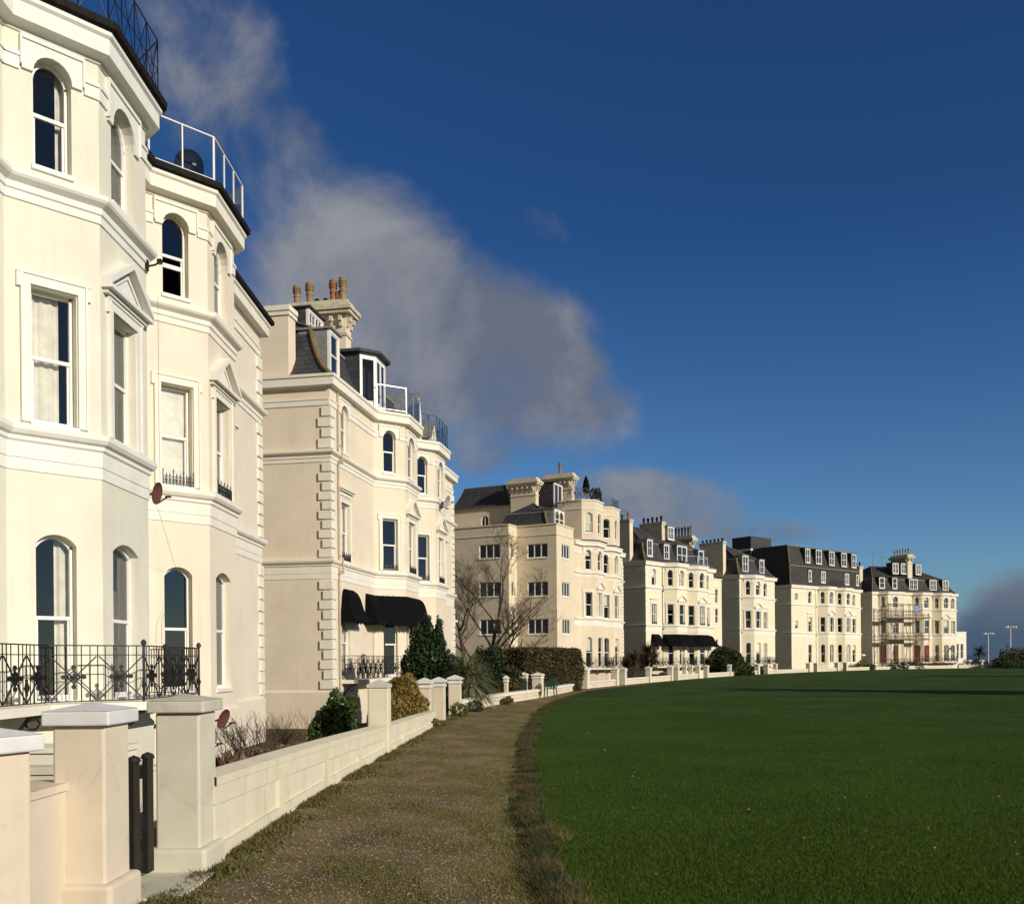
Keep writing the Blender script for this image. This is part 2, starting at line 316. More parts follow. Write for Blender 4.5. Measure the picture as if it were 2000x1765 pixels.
def wall_face(mb, F, z0, z1, ops, rev=.22):
    """wall with recessed openings; ops: dicts u, w, z0, z1, arch"""
    ops = sorted([o for o in ops], key=lambda o: (o['u'], o['z0']))
    cols = []
    for o in ops:
        for c in cols:
            if abs(c[0]-o['u']) < .3: c[1].append(o); break
        else: cols.append([o['u'], [o]])
    cur = 0; T = F.T
    def q(u0, u1, a, b):
        if u1-u0 > 1e-4 and b-a > 1e-4: mb.face([T(u0,0,a), T(u1,0,a), T(u1,0,b), T(u0,0,b)])
    for cu, lst in cols:
        wmax = max(o['w'] for o in lst); q(cur, cu-wmax/2, z0, z1); zc = z0
        for o in sorted(lst, key=lambda o: o['z0']):
            w = o['w']; a, b = cu-w/2, cu+w/2
            hd = arch_pts(w, o['z1'], o['arch']); ztop = o['z1']+.05; sp = hd[0][1]
            q(cu-wmax/2, cu+wmax/2, zc, o['z0']); q(cu-wmax/2, a, o['z0'], ztop); q(b, cu+wmax/2, o['z0'], ztop)
            for (xa, za), (xb, zb) in zip(hd[:-1], hd[1:]):
                mb.face([T(cu+xa,0,za), T(cu+xb,0,zb), T(cu+xb,0,ztop), T(cu+xa,0,ztop)])
                mb.face([T(cu+xa,0,za), T(cu+xa,-rev,za), T(cu+xb,-rev,zb), T(cu+xb,0,zb)])
            mb.face([T(a,0,o['z0']), T(a,-rev,o['z0']), T(a,-rev,sp), T(a,0,sp)])
            mb.face([T(b,0,sp), T(b,-rev,sp), T(b,-rev,o['z0']), T(b,0,o['z0'])])
            mb.face([T(a,0,o['z0']), T(b,0,o['z0']), T(b,-rev,o['z0']), T(a,-rev,o['z0'])])
            zc = ztop
        q(cu-wmax/2, cu+wmax/2, zc, z1); cur = cu+wmax/2
    q(cur, F.L, z0, z1)
# ------------------------------------------------------------------ windows (cached meshes, origin at bottom centre of the opening in the wall plane, +y goes inwards)
WC = {}
def cached(key, fn):
    if key not in WC: WC[key] = fn()
    return WC[key]
def link(name, me, parent, loc=(0,0,0), rz=0):
    o = bpy.data.objects.new(name, me); COL.objects.link(o); o.parent = parent; o.location = loc; o.rotation_euler = (0,0,rz); return o
def win_mesh(w, h, arch, style, rev):
    mb = MB(); y = rev-.05; ft = .055; hd = arch_pts(w, h, arch); sp = hd[0][1]
    mb.box(-w/2, -w/2+ft, y-.01, y+.06, 0, sp); mb.box(w/2-ft, w/2, y-.01, y+.06, 0, sp); mb.box(-w/2+ft, w/2-ft, y-.012, y+.06, 0, .09)
    hin = [(x*(w/2-ft)/(w/2), z-ft) for x, z in hd]
    for (a, b, c, d) in zip(hd[:-1], hd[1:], hin[:-1], hin[1:]):
        mb.face([(c[0],y-.01,c[1]), (d[0],y-.01,d[1]), (b[0],y-.01,b[1]), (a[0],y-.01,a[1])])
        mb.face([(c[0],y-.01,c[1]), (c[0],y+.06,c[1]), (d[0],y+.06,d[1]), (d[0],y-.01,d[1])])
    if style in ('sash', 'sash4', 'open'):
        zm = h*.5; mb.box(-w/2+ft, w/2-ft, y-.005, y+.05, zm-.03, zm+.03)
        mb.box(-w/2+ft, -w/2+ft+.035, y+.02, y+.055, .09, zm-.03); mb.box(w/2-ft-.035, w/2-ft, y+.02, y+.055, .09, zm-.03)
        if style == 'sash4': mb.box(-.015, .015, y, y+.04, .09, h-ft*1.5 if not arch else h-ft-.03)
        if style == 'open': mb.box(-w/2+ft, w/2-ft, y+.01, y+.055, zm*.72, zm*.72+.09)
    elif style.startswith('case'):
        k = int(style[4:]); 
        for i in range(1, k): x = -w/2+w*i/k; mb.box(x-.04, x+.04, y-.005, y+.05, .09, h-ft)
    if style in ('cross',):
        mb.box(-.03, .03, y-.005, y+.05, .09, h-ft); mb.box(-w/2+ft, w/2-ft, y-.003, y+.045, h*.55-.025, h*.55+.025)
    mb.box(-w/2-.03, w/2+.03, -.05, y, -.07, 0.004)      # sill
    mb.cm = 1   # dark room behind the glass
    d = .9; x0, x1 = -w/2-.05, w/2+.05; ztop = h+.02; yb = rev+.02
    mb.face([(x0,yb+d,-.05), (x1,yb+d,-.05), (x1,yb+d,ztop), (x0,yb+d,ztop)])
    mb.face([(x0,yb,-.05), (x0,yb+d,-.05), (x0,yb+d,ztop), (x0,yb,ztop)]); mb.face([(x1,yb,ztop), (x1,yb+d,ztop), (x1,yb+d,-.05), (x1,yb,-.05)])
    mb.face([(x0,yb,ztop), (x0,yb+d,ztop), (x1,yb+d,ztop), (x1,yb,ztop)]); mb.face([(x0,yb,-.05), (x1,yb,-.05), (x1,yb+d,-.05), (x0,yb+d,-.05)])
    return mesh_of('window_frame', mb.v, mb.f, ['paint_white', 'dark_room'], mb.m)
def pane_mesh(w, h, arch, rev, lower=True):
    y = rev-.02; hd = arch_pts(w-.08, h-.04, arch); z0 = .06 if lower else h*.5
    pts = [(-(w-.08)/2, y, z0)]+[((w-.08)/2, y, z0)]+[(x, y, z) for x, z in reversed(hd)]
    return mesh_of('pane', pts, [tuple(range(len(pts)))], ['glass'])
def curtain_mesh(w, h, side, rev, cover):
    mb = MB(); y = rev+.10; n = 14; xs = []
    a, b = (-w/2-.03, -w/2+w*cover) if side == 'L' else (w/2-w*cover, w/2+.03)
    for k in range(n*2+1): u = k/(n*2); xs.append((a+(b-a)*u, y+.022*math.sin(u*cover*w*42)+.012*math.sin(u*17)))
    for (p, q) in zip(xs[:-1], xs[1:]): mb.face([(p[0],p[1],-.02), (q[0],q[1],-.02), (q[0],q[1],h), (p[0],p[1],h)])
    return mesh_of('curtain', mb.v, mb.f, ['curtain'])
def blind_mesh(w, h, rev, drop):
    y = rev+.05; return mesh_of('blind', [(-w/2,y,h*(1-drop)), (w/2,y,h*(1-drop)), (w/2,y,h+.01), (-w/2,y,h+.01)], [(0,1,2,3)], ['curtain'])
def surround_mesh(kind, w, h, arch, m):
    mb = MB()
    if kind in ('arch', 'archm'):       # raised hood round the arch, square above
        a = .17; hd = arch_pts(w, h, arch); sp = hd[0][1]; zt = h+.20; o = -.05; zl = sp-.02
        for (p, q) in zip(hd[:-1], hd[1:]):
            mb.face([(p[0],o,p[1]), (q[0],o,q[1]), (q[0],o,zt), (p[0],o,zt)]); mb.face([(p[0],o,p[1]), (p[0],0.01,p[1]), (q[0],0.01,q[1]), (q[0],o,q[1])])
        for sg in (-1, 1):
            x0, x1 = sorted((sg*w/2, sg*(w/2+a))); mb.box(x0, x1, o, 0, zl, zt)
        mb.box(-w/2-a-.03, w/2+a+.03, o-.03, 0, zt-.05, zt+.02); 
        for sg in (-1, 1):
            x0, x1 = sorted((sg*(w/2+a), sg*(w/2+a+.03))); mb.box(x0, x1, o-.03, 0, zl+.05, zt-.05)
    else:
        a = .17; o = -.045
        for sg in (-1, 1):
            x0, x1 = sorted((sg*(w/2+.02), sg*(w/2+a))); mb.box(x0, x1, o, 0, 0, h+a)
            x0, x1 = sorted((sg*(w/2+a-.035), sg*(w/2+a))); mb.box(x0, x1, o-.022, o, 0, h+a)
            x0, x1 = sorted((sg*(w/2+a-.01), sg*(w/2+a+.06))); mb.box(x0, x1, o-.01, 0, h-.05, h+a)
        mb.box(-w/2-.02, w/2+.02, o, 0, h+.02, h+a); mb.box(-w/2-a-.06, w/2+a+.06, o-.022, 0, h+a, h+a+.04)
        if kind == 'hood':
            z = h+a+.12; mb.box(-w/2-a-.02, w/2+a+.02, -.05, 0, z, z+.14); mb.box(-w/2-a-.09, w/2+a+.09, -.14, 0, z+.14, z+.20); mb.box(-w/2-a-.14, w/2+a+.14, -.2, 0, z+.20, z+.27)
        if kind == 'pediment':
            z = h+a+.06; W = w/2+a+.24; R = .60
            mb.box(-W+.06, W-.06, -.10, 0, z, z+.07); mb.box(-W, W, -.19, 0, z+.07, z+.14); zb = z+.14
            # tympanum and raking cornices
            mb.face([(-W+.05,-.05,zb), (W-.05,-.05,zb), (0,-.05,zb+R-.05)])
            for sg in (-1, 1):
                A = (sg*W, zb); B = (0, zb+R); t = .11; 
                P = [(A[0],A[1]), (A[0]-sg*.0,A[1]+t), (0,B[1]+t), (0,B[1]-.01)]
                f = [(x, -.2, zz) for x, zz in P]; b = [(x, 0, zz) for x, zz in P]
                if sg < 0: mb.face([f[0],f[3],f[2],f[1]])
                else: mb.face(f)
                mb.face([f[1],f[2],b[2],b[1]]); mb.face([f[0],b[0],b[3],f[3]]); mb.face([f[0],f[1],b[1],b[0]])
                # inner raised fillet
                P = [(sg*(W-.30), zb+.03), (sg*(W-.22), zb+.03), (0, zb+R-.11), (0, zb+R-.18)]
                f = [(x, -.085, zz) for x, zz in P]; mb.face(f if sg > 0 else f[::-1])
    return mesh_of('surround', mb.v, mb.f, [m])
def railing_guard(w):   # little cast-iron window guard
    mb = MB(); h = .26; n = int(w/.075)
    mb.box(-w/2, w/2, -.06, -.045, .03, .045); mb.box(-w/2, w/2, -.06, -.045, .17, .185)
    for k in range(n+1):
        x = -w/2+w*k/n; hh = h+(.06 if k % 3 == 0 else -.03); mb.box(x-.008, x+.008, -.062, -.046, .0, hh)
        mb.tube([(x,-.054,hh-.03), (x,-.054,hh+.035)], .019, 4, .002)
        if k < n: mb.tube([(x+w/n*.5+.026*math.cos(a*pi/3), -.054, .105+.035*math.sin(a*pi/3)) for a in range(7)], .008, 4)
    return mesh_of('window_guard', mb.v, mb.f, ['iron_black'])
PRJ = 1.06; CANT = 1.05; FRONT = 2.0; BAY = 2*CANT+FRONT
TRIM = {}
def add_window(root, F, u, z0, z1, w, arch=None, style='sash', sur=None, trim='trim_white', cur=None, guard=False, rev=.22, name='window', out=0, label=None):
    h = z1-z0; x, y, _ = F.T(u, out, z0)
    wm = cached(('w', w, round(h,3), arch, style, rev), lambda: win_mesh(w, h, arch, style, rev))
    o = link(name, wm, root, (x, y, z0), F.ang)
    if label: o['label'] = label
    link('pane', cached(('p', w, round(h,3), arch, rev, style == 'open'), lambda: pane_mesh(w, h, arch, rev, style != 'open')), o)
    if sur: link('surround', cached(('s', sur, w, round(h,3), arch, trim), lambda: surround_mesh(sur, w, h, arch, trim)), o)
    if cur:
        for c in cur.split(','):
            if c[0] == 'B': link('blind', cached(('b', w, round(h,3), rev, c), lambda: blind_mesh(w, h, rev, float(c[1:]))), o)
            else: link('curtain', cached(('c', w, round(h,3), rev, c), lambda: curtain_mesh(w, h, c[0], rev, float(c[1:]))), o)
    if guard: link('window_guard', cached(('g', w), lambda: railing_guard(w)), o)
    return o
# storey heights above the path
G0, G1, F0, F1, S0, S1, EAVE, BASE = 1.08, 3.80, 5.58, 7.78, 9.75, 11.56, 12.34, -.9
CURT = ['L.35', 'R.35', 'L.45,R.3', 'B.45', None, 'R.5', 'L.3,R.3', 'B.3', None, 'L.55']
def openings(kind, L, opt):
    """openings of one face: list of (storey, dict)"""
    c = L/2; r = []
    if kind == 'cant': ww = (.64, .70, .60)
    elif kind == 'front': ww = (1.10, 1.02, .96); c = L/2-.04
    elif kind == 'main': ww = (.90, .92, .80); c = opt.get('mu', L/2)
    else: return []
    r.append(('G', dict(u=c, w=ww[0], z0=G0, z1=G1, arch='seg'))); r.append(('F', dict(u=c, w=ww[1], z0=F0, z1=F1, arch=None)))
    r.append(('S', dict(u=c, w=ww[2], z0=S0, z1=S1, arch='semi')))
    for k, (u, w_, a, b) in enumerate(opt.get('extra', []) if isinstance(opt, dict) else []): r.append(('X%d' % k, dict(u=u, w=w_, z0=a, z1=b, arch=None)))
    return r
PROF_PLINTH = [(0,BASE), (.07,BASE), (.07,.58), (0,.66)]
PROF_L1 = [(0,4.78), (.022,4.79), (.022,4.96), (.004,4.965), (.004,4.985), (.024,4.99), (.024,5.24), (.06,5.27), (.06,5.33), (.12,5.36), (.16,5.42), (.16,5.50), (0,5.53)]
PROF_L2 = [(0,9.10), (.03,9.11), (.03,9.24), (.06,9.26), (.06,9.36), (.16,9.42), (.19,9.46), (.19,9.53), (0,9.57)]
PROF_EAVE = [(0,11.80), (.04,11.81), (.04,11.86), (.21,11.90), (.24,11.90), (.24,12.16), (.29,12.20), (.29,12.30), (0,12.345)]
PROF_GUT = [(.27,12.30), (.30,12.27), (.37,12.30), (.38,12.42), (.26,12.43), (.20,12.36)]
def facade_path(segs, y0=0):
    """segs: list of ('main', len, opts) / ('bay',) / ('gap', len). returns plan points and face kinds"""
    s = 0; P = [(0., y0)]; K = []
    for sg in segs:
        if sg[0] == 'bay':
            f = sg[1] if len(sg) > 1 else FRONT
            P += [(s+CANT, y0-PRJ), (s+CANT+f, y0-PRJ), (s+2*CANT+f, y0)]; K += [('cant', 'L'), ('front', ''), ('cant', 'R')]; s += 2*CANT+f
        else: s += sg[1]; P.append((s, y0)); K.append((sg[0] if sg[0] != 'gap' else 'blank', sg[2] if len(sg) > 2 else {}))
    return P, K, s
def mansard(root, s0, s1, y0, y1, z0=12.35, m='slate', prof=None, name='roof', hips=True, ridge=True, hipmat='lead_ochre', gable0=False, gable1=False):
    prof = prof or [(0,0), (.32,.28), (.62,.70), (.90,1.25), (1.08,1.72), (1.2,2.15)]
    mb = MB(); rings = []
    for (i, z) in prof: rings.append([(s0+(0 if gable0 else i), y0+i, z0+z), (s1-(0 if gable1 else i), y0+i, z0+z), (s1-(0 if gable1 else i), y1-i, z0+z), (s0+(0 if gable0 else i), y1-i, z0+z)])
    for a, b in zip(rings[:-1], rings[1:]):
        for k in range(4): mb.face([a[k], a[(k+1)%4], b[(k+1)%4], b[k]])
    top = rings[-1]; i, z = prof[-1]; hw = (y1-y0)/2-i; rz = z0+z+(2.7 if ridge else .05)*min(1, hw/4.5); yc = (y0+y1)/2
    if ridge:
        a = (s0+(0 if gable0 else i+hw*.9), yc, rz); b = (s1-(0 if gable1 else i+hw*.9), yc, rz)
        if a[0] > b[0]: a = b = ((s0+s1)/2, yc, rz)
        mb.face([top[0], top[1], b, a]); mb.face([top[1], top[2], b]) ; mb.face([top[2], top[3], a, b]); mb.face([top[3], top[0], a])
    else: mb.face(top)
    r = mb.build(name, m, root)
    if hips:
        hb = MB(); sides = ([] if gable0 else [0])+([] if gable1 else [1])
        for k in sides:
            pts = [(q[k][0]+(-.02 if k == 0 else .02), q[k][1]-.02, q[k][2]+.03) for q in rings]
            hb.tube(pts, .10, 6)
            if ridge: hb.tube([pts[-1], (a if k == 0 else b)], .07, 6)
        # flashing between lower and upper slope
        i2 = i; hb.cm = 1; hb.box(s0+(0 if gable0 else i2)-.0, s1-(0 if gable1 else i2), y0+i2-.06, y0+i2+.04, z0+z-.05, z0+z+.05)
        hb.box(s0+i2-.06, s0+i2+.04, y0+i2+.04, y1-i2, z0+z-.05, z0+z+.05)
        hb.build('hip_flashing', [hipmat, 'lead_grey'], r)
    return r
def dormer(root, F, u, z0, w, h, depth=1.3, style='cross', arch=None, out=-.45, side='lead_grey', roofm='lead_grey', cur=None, n=1):
    mb = MB(); T = lambda a, b, c: F.T(u+a, out-b, c)
    W = w/2+.10
    for sg in (-1, 1):
        a, b = sorted((sg*W, sg*(w/2))); mb.box(a, b, 0, .12, z0-.08, z0+h+.1, T)
    mb.box(-w/2, w/2, 0, .12, z0+h, z0+h+.12, T); mb.box(-W, W, -.02, .12, z0-.12, z0, T)
    mb.cm = 1
    for sg in (-1, 1):
        a, b = sorted((sg*W, sg*(W-.05))); mb.box(a, b, .12, depth, z0-.1, z0+h+.1, T)
    mb.box(-W-.08, W+.08, -.1, depth+.1, z0+h+.12, z0+h+.19, T)
    mb.cm = 2; mb.face([T(-w/2, .10, z0), T(w/2, .10, z0), T(w/2, .10, z0+h), T(-w/2, .10, z0+h)])
    d = mb.build('dormer', ['paint_white', side, 'dark_room'], root)
    for k in range(n):
        ww = w/n; uu = u-w/2+ww*(k+.5); x, y, _ = F.T(uu, out-.06, z0)
        o = link('window', cached(('dw', ww, h, arch, style), lambda: dorm_win(ww, h, arch, style)), d, (x, y, z0), F.ang)
        if cur: pass
    return d
def dorm_win(w, h, arch, style):
    mb = MB(); f = .05
    mb.box(-w/2, -w/2+f, -.03, .03, 0, h); mb.box(w/2-f, w/2, -.03, .03, 0, h); mb.box(-w/2+f, w/2-f, -.03, .03, 0, f); mb.box(-w/2+f, w/2-f, -.03, .03, h-f, h)
    if style == 'sash': mb.box(-w/2+f, w/2-f, -.025, .025, h*.5-.03, h*.5+.03)
    if style in ('cross', 'six'): mb.box(-.02, .02, -.028, .02, f, h-f); mb.box(-w/2+f, w/2-f, -.022, .02, h*.5-.02, h*.5+.02)
    if style == 'pair': mb.box(-.04, .04, -.028, .028, f, h-f)
    if arch:
        hd = arch_pts(w-2*f, h-f-.01, 'semi')
        for (p, q) in zip(hd[:-1], hd[1:]): mb.face([(p[0],-.02,p[1]), (q[0],-.02,q[1]), (q[0],-.02,h-f), (p[0],-.02,h-f)])
    mb.cm = 1; mb.face([(-w/2+f,0,f), (w/2-f,0,f), (w/2-f,0,h-f), (-w/2+f,0,h-f)])
    return mesh_of('window', mb.v, mb.f, ['paint_white', 'glass'], mb.m)
def chimney(root, x0, x1, y0, y1, z0, z1, m, pots=4, potmat=('buff_clay', 'terracotta'), corbel=True, poth=.95, capm='stone_weathered', rows=1, plist=None):
    c = MB(); c.box(x0, x1, y0, y1, z0, z1); cm = c.build('chimney_stack', m, root)
    k = MB(); P = [(x0,y1), (x0,y0), (x1,y0), (x1,y1), (x0,y1)]; h = z1
    path = [(x0,y0), (x1,y0), (x1,y1), (x0,y1)]
    def ring(o, a, b):
        k.box(x0-o, x1+o, y0-o, y1+o, a, b)
    if corbel:
        ring(.05, z1-1.0, z1-.88); ring(.08, z1-.16, z1-.05)
        nx = max(2, int((y1-y0)/.42))
        for i in range(nx):
            yy = y0+(y1-y0)*(i+.5)/nx
            for (sx0, sx1) in ((x0-.24, x0), (x1, x1+.24)):
                k.box(sx0, sx1, yy-.07, yy+.07, z1-.38, z1-.162); k.box(sx0+(.12 if sx0 < x0 else 0), sx1-(0 if sx0 < x0 else .12), yy-.068, yy+.068, z1-.6, z1-.382)
        for i in range(2):
            xx = x0+(x1-x0)*(i*.6+.2); k.box(xx-.07, xx+.07, y0-.24, y0, z1-.38, z1-.162); k.box(xx-.068, xx+.068, y0-.12, y0, z1-.6, z1-.382)
        ring(.28, z1-.05, z1+.10); ring(.36, z1+.10, z1+.26); ring(.22, z1+.26, z1+.42); ring(.10, z1+.42, z1+.60); zt = z1+.60
    else: ring(.06, z1-.30, z1-.18); ring(.08, z1-.12, z1+.06); zt = z1+.06
    k.build('chimney_cap', capm, cm)
    for i in range(len(plist) if plist else pots):
        q = MB(); r = .13*(1 if i % 3 else 1.08); hh = poth*(1-.12*(i % 2))
        if plist: r = plist[i][1]; hh = plist[i][2]
        pr = [(r*.95,0), (r*.8,.05*hh), (r*.78,.42*hh), (r*.95,.45*hh), (r*.95,.49*hh), (r*.82,.51*hh), (r*.84,.62*hh)]
        for a in range(3): z = (.66+a*.09)*hh; pr += [(r*1.12,z), (r*1.12,z+.035*hh), (r*.9,z+.04*hh), (r*.9,z+.075*hh)]
        pr += [(r*1.0,.95*hh), (r*.9,hh)]
        yy = y0+(y1-y0)*(i//rows+.5)/math.ceil(pots/rows) if rows > 1 else y0+(y1-y0)*(i+.5)/pots
        xx = (x0+x1)/2 if rows == 1 else x0+(x1-x0)*(.25+.5*(i % 2))
        if plist: yy = y0+(y1-y0)*plist[i][0]
        q.lathe(pr, 12, (xx, yy, zt)); q.build('chimney_pot', plist[i][3] if plist else potmat[(i*7//3) % len(potmat)], cm)
    return cm
def quoins(root, x, ydirs, z0, z1, m='trim_white', flip=1):
    """alternating blocks at a corner (x, 0); flip=1 left corner, -1 right corner"""
    mb = MB(); n = int((z1-z0)/.34); g = .03
    for i in range(n):
        a = z0+i*(z1-z0)/n+g; b = z0+(i+1)*(z1-z0)/n-g; lf = .42 if i % 2 else .30; ls = .30 if i % 2 else .44
        for (dx0, dx1, dy0, dy1) in ((-.06, lf, -.06, 0), (-.06, 0, 0, ls)):
            xa, xb = sorted((x+flip*dx0, x+flip*dx1)); mb.box(xa, xb, dy0, dy1, a, b)
    return mb
def iron_rail(mb, path, z, h, style='cast', step=.13):
    """railing along 3D-plan path"""
    for (p, q) in zip(path[:-1], path[1:]):
        F = Face(p, q); Lx = F.L
        def bar(u0, z0, u1, z1, r=.009): mb.tube([F.T(u0,0,z0), F.T(u1,0,z1)], r, 4)
        bar(0, z+h, Lx, z+h, .014); bar(0, z+.04, Lx, z+.04, .012)
        if style == 'cast':
            bar(0, z+h-.15, Lx, z+h-.15, .010); n = max(1, round(Lx/.62)); pw = Lx/n
            for i in range(n):
                a = i*pw
                for t in (0, .16, .34, .66, .84): bar(a+pw*t, z+.04, a+pw*t, z+h, .0085)
                bar(a+.02, z+.06, a+pw-.02, z+h-.17, .012); bar(a+.02, z+h-.17, a+pw-.02, z+.06, .012)
                c = (a+pw/2, z+h*.46)
                for rr, rad in ((.10, .020), (.055, .016), (.02, .02)):
                    pts = [F.T(c[0]+rr*math.cos(k*pi/2), 0, c[1]+rr*math.sin(k*pi/2)) for k in range(5)]; mb.tube(pts, rad, 4)
                for k in range(4):
                    ct = (c[0]+.155*math.cos(k*pi/2), c[1]+.155*math.sin(k*pi/2)); mb.tube([F.T(ct[0], -.014, ct[1]), F.T(ct[0], .014, ct[1])], .038, 7)
                    mb.tube([F.T(c[0]+.09*math.cos(k*pi/2), 0, c[1]+.09*math.sin(k*pi/2)), F.T(ct[0], 0, ct[1])], .014, 4)
                if i % 2 == 0:
                    ct = (a, z+h*.30); mb.tube([F.T(ct[0]+.06*math.cos(j*pi/3), 0, ct[1]+.06*math.sin(j*pi/3)) for j in range(7)], .015, 4)
                    mb.tube([F.T(ct[0], 0, ct[1]-.12), F.T(ct[0], 0, ct[1]+.13)], .022, 5)
        elif style == 'cross':
            bar(0, z+h*.5, Lx, z+h*.5); n = max(1, round(Lx/.55)); pw = Lx/n
            for i in range(n+1): bar(i*pw, z, i*pw, z+h, .012)
            for i in range(n): bar(i*pw, z+.04, i*pw+pw, z+h, .008); bar(i*pw, z+h, i*pw+pw, z+.04, .008)
        else:
            n = max(1, round(Lx/step))
            for i in range(n+1): bar(i*Lx/n, z, i*Lx/n, z+h, .009)
def glass_rail(root, path, z, h, postm='paint_white', spacing=1.0, name='glass_balustrade'):
    mb = MB(); gl = MB()
    for (p, q) in zip(path[:-1], path[1:]):
        F = Face(p, q); n = max(1, round(F.L/spacing)); mb.box(0, F.L, -.018, .018, z+h-.025, z+h, F.T); mb.box(0, F.L, -.010, .010, z+.08, z+.095, F.T)
        for i in range(n+1): u = min(F.L-.02, i*F.L/n); mb.box(u-.014, u+.014, -.017, .017, z, z+h-.025, F.T)
        gl.face([F.T(0,0,z+.1), F.T(F.L,0,z+.1), F.T(F.L,0,z+h-.04), F.T(0,0,z+h-.04)])
    r = mb.build(name, postm, root); gl.build('glass_panel', 'glass', r); return r
def villa(name, loc, heading, segs, label, cat='house', group=None, depth=11.5, wallm='stucco_cream', trim='trim_white', gutter=None,
          left=True, right=True, quoin=(True, True), style='sash', guards=False, curts=None, rev=.22, skipG=False, upper=None, skip=()):
    """one rendered Victorian house; local x runs along the front, -y is out"""
    root = empty(name, (loc[0], loc[1], 0), pi/2-math.radians(heading)); tag(root, label, cat, group)
    P, K, S = facade_path(segs); wb = MB(); path = list(P)
    if left: path = [(0, depth)]+path
    if right: path = path+[(S, depth)]
    full = [(0, depth)]+list(P)+[(S, depth)]
    FS = []; ci = 0
    imps = []
    for i, (k, opt) in enumerate(K):
        F = Face(P[i], P[i+1]); kk = k
        ops = openings(k, F.L, opt if isinstance(opt, dict) else {}); o2 = []
        for (st, o) in ops:
            if (st[0] in (opt.get('no', '') if isinstance(opt, dict) else '')) or (st == 'G' and skipG): continue
            o2.append(o); ci += 1
            tt = 'L' if opt == 'L' else ''
            cur = (curts or {}).get((i, st), CURT[(ci*7+int(loc[0]*3)) % len(CURT)] if not curts else None)
            sur = None
            if st == 'F': sur = 'pediment' if k == 'front' else ('hood' if k == 'main' else 'plain')
            if st == 'S': sur = 'arch'
            sty = (opt.get('sty', style) if isinstance(opt, dict) else style)
            if (i, st) in skip: sty = 'open'
            add_window(root, F, o['u'], o['z0'], o['z1'], o['w'], o['arch'], sty, sur, trim, cur, guard=(guards and st == 'F'), rev=rev)
        wall_face(wb, F, BASE, EAVE, o2, rev); FS.append(F)
        # impost band broken by the arches
        c = [o for (st, o) in ops if st == 'S' and o in o2]; e0 = .0; cuts = [0]
        for o in c: cuts += [o['u']-o['w']/2-.205, o['u']+o['w']/2+.205]
        cuts.append(F.L)
        for a, b in zip(cuts[::2], cuts[1::2]):
            if b-a > .03:
                imps.append((F, a, b))
    for (a, b) in (((0, depth), (0, 0)), ((S, 0), (S, depth)), ((S, depth), (0, depth))):
        F = Face(a, b); wall_face(wb, F, BASE, EAVE, [])
        if b[0] == a[0] == 0 and left or a[0] == S and b[0] == S and right: imps.append((F, 0, F.L))
    wb.face([(x, y, EAVE) for (x, y) in full])
    wb.build('wall', wallm, root)
    for (F, a, b) in imps: imp = MB(); imp.box(a, b, 0, .035, 11.20, 11.40, F.T); imp.box(a, b, .0, .06, 11.40, 11.46, F.T); imp.build('impost_band', trim, root)
    for nm, pr in (('plinth', PROF_PLINTH), ('sill_course', PROF_L1), ('string_course', PROF_L2), ('cornice', PROF_EAVE)):
        mb = MB(); sweep(mb, path, pr); mb.build(nm, trim if nm != 'plinth' else wallm, root)
    if gutter: mb = MB(); sweep(mb, path, PROF_GUT); mb.build('gutter', gutter, root)
    for k, (on, x, fl) in enumerate(((quoin[0], 0, 1), (quoin[1], S, -1))):
        if on:
            for (a, b) in ((.68, 4.74), (5.56, 9.08), (9.6, 11.16)): quoins(root, x, None, a, b, trim, fl).build('quoins', trim, root)
    root['_'] = 0; del root['_']
    return root, P, FS, S
def balcony(root, P, i0, i1, ext0, ext1, off, z=1.05, h=.9, slabm='trim_white', style='cast', posts=(), brk=True):
    """balcony following the front polyline P[i0..i1], starting ext0 before and ending ext1 after along the main wall"""
    pts = [(P[i0][0]-ext0, P[i0][1])]+[P[k] for k in range(i0, i1+1)]+[(P[i1][0]+ext1, P[i1][1])]
    o = offset_path(pts, off); o[0] = (pts[0][0], pts[0][1]-off); o[-1] = (pts[-1][0], pts[-1][1]-off)
    sl = MB(); poly = [(pts[0][0], pts[0][1]+.0)]+o+[(pts[-1][0], pts[-1][1])]
    e = offset_path(o, .05)
    sl.prism([(e[0][0]-.05, pts[0][1]+.0)]+[(e[0][0]-.05, e[0][1])]+e[1:-1]+[(e[-1][0]+.05, e[-1][1]), (e[-1][0]+.05, pts[-1][1])], z-.14, z)
    b = sl.build('balcony', slabm, root)
    rp = [(pts[0][0], pts[0][1]-.02)]+o+[(pts[-1][0], pts[-1][1]-.02)]
    mb = MB(); iron_rail(mb, rp, z, h, style)
    for p in (o[2:] if ext0 > 3 else o): 
        mb.tube([(p[0], p[1], z), (p[0], p[1], z+h+.02)], .022, 6); mb.lathe([(.01,0), (.045,.03), (.045,.07), (.01,.11)], 6, (p[0], p[1], z+h))
    mb.build('railing', 'iron_black', b)
    if brk:
        for p, q in zip(rp[1:-1], [pts[k] for k in range(len(pts))]):
            mb = MB()
            mb.tube([(p[0], p[1], z-.16), (p[0]*.5+q[0]*.5, p[1]*.5+q[1]*.5, z-.24), (q[0], q[1]-.03, z-.62)], [.03, .045, .03], 5)
            mb.tube([((p[0]*.6+q[0]*.4)+0, (p[1]*.6+q[1]*.4)+.12*math.cos(j*pi/3), z-.30+.1*math.sin(j*pi/3)) for j in range(7)], .02, 5)
            mb.build('bracket', 'iron_black', b)
    return b, o
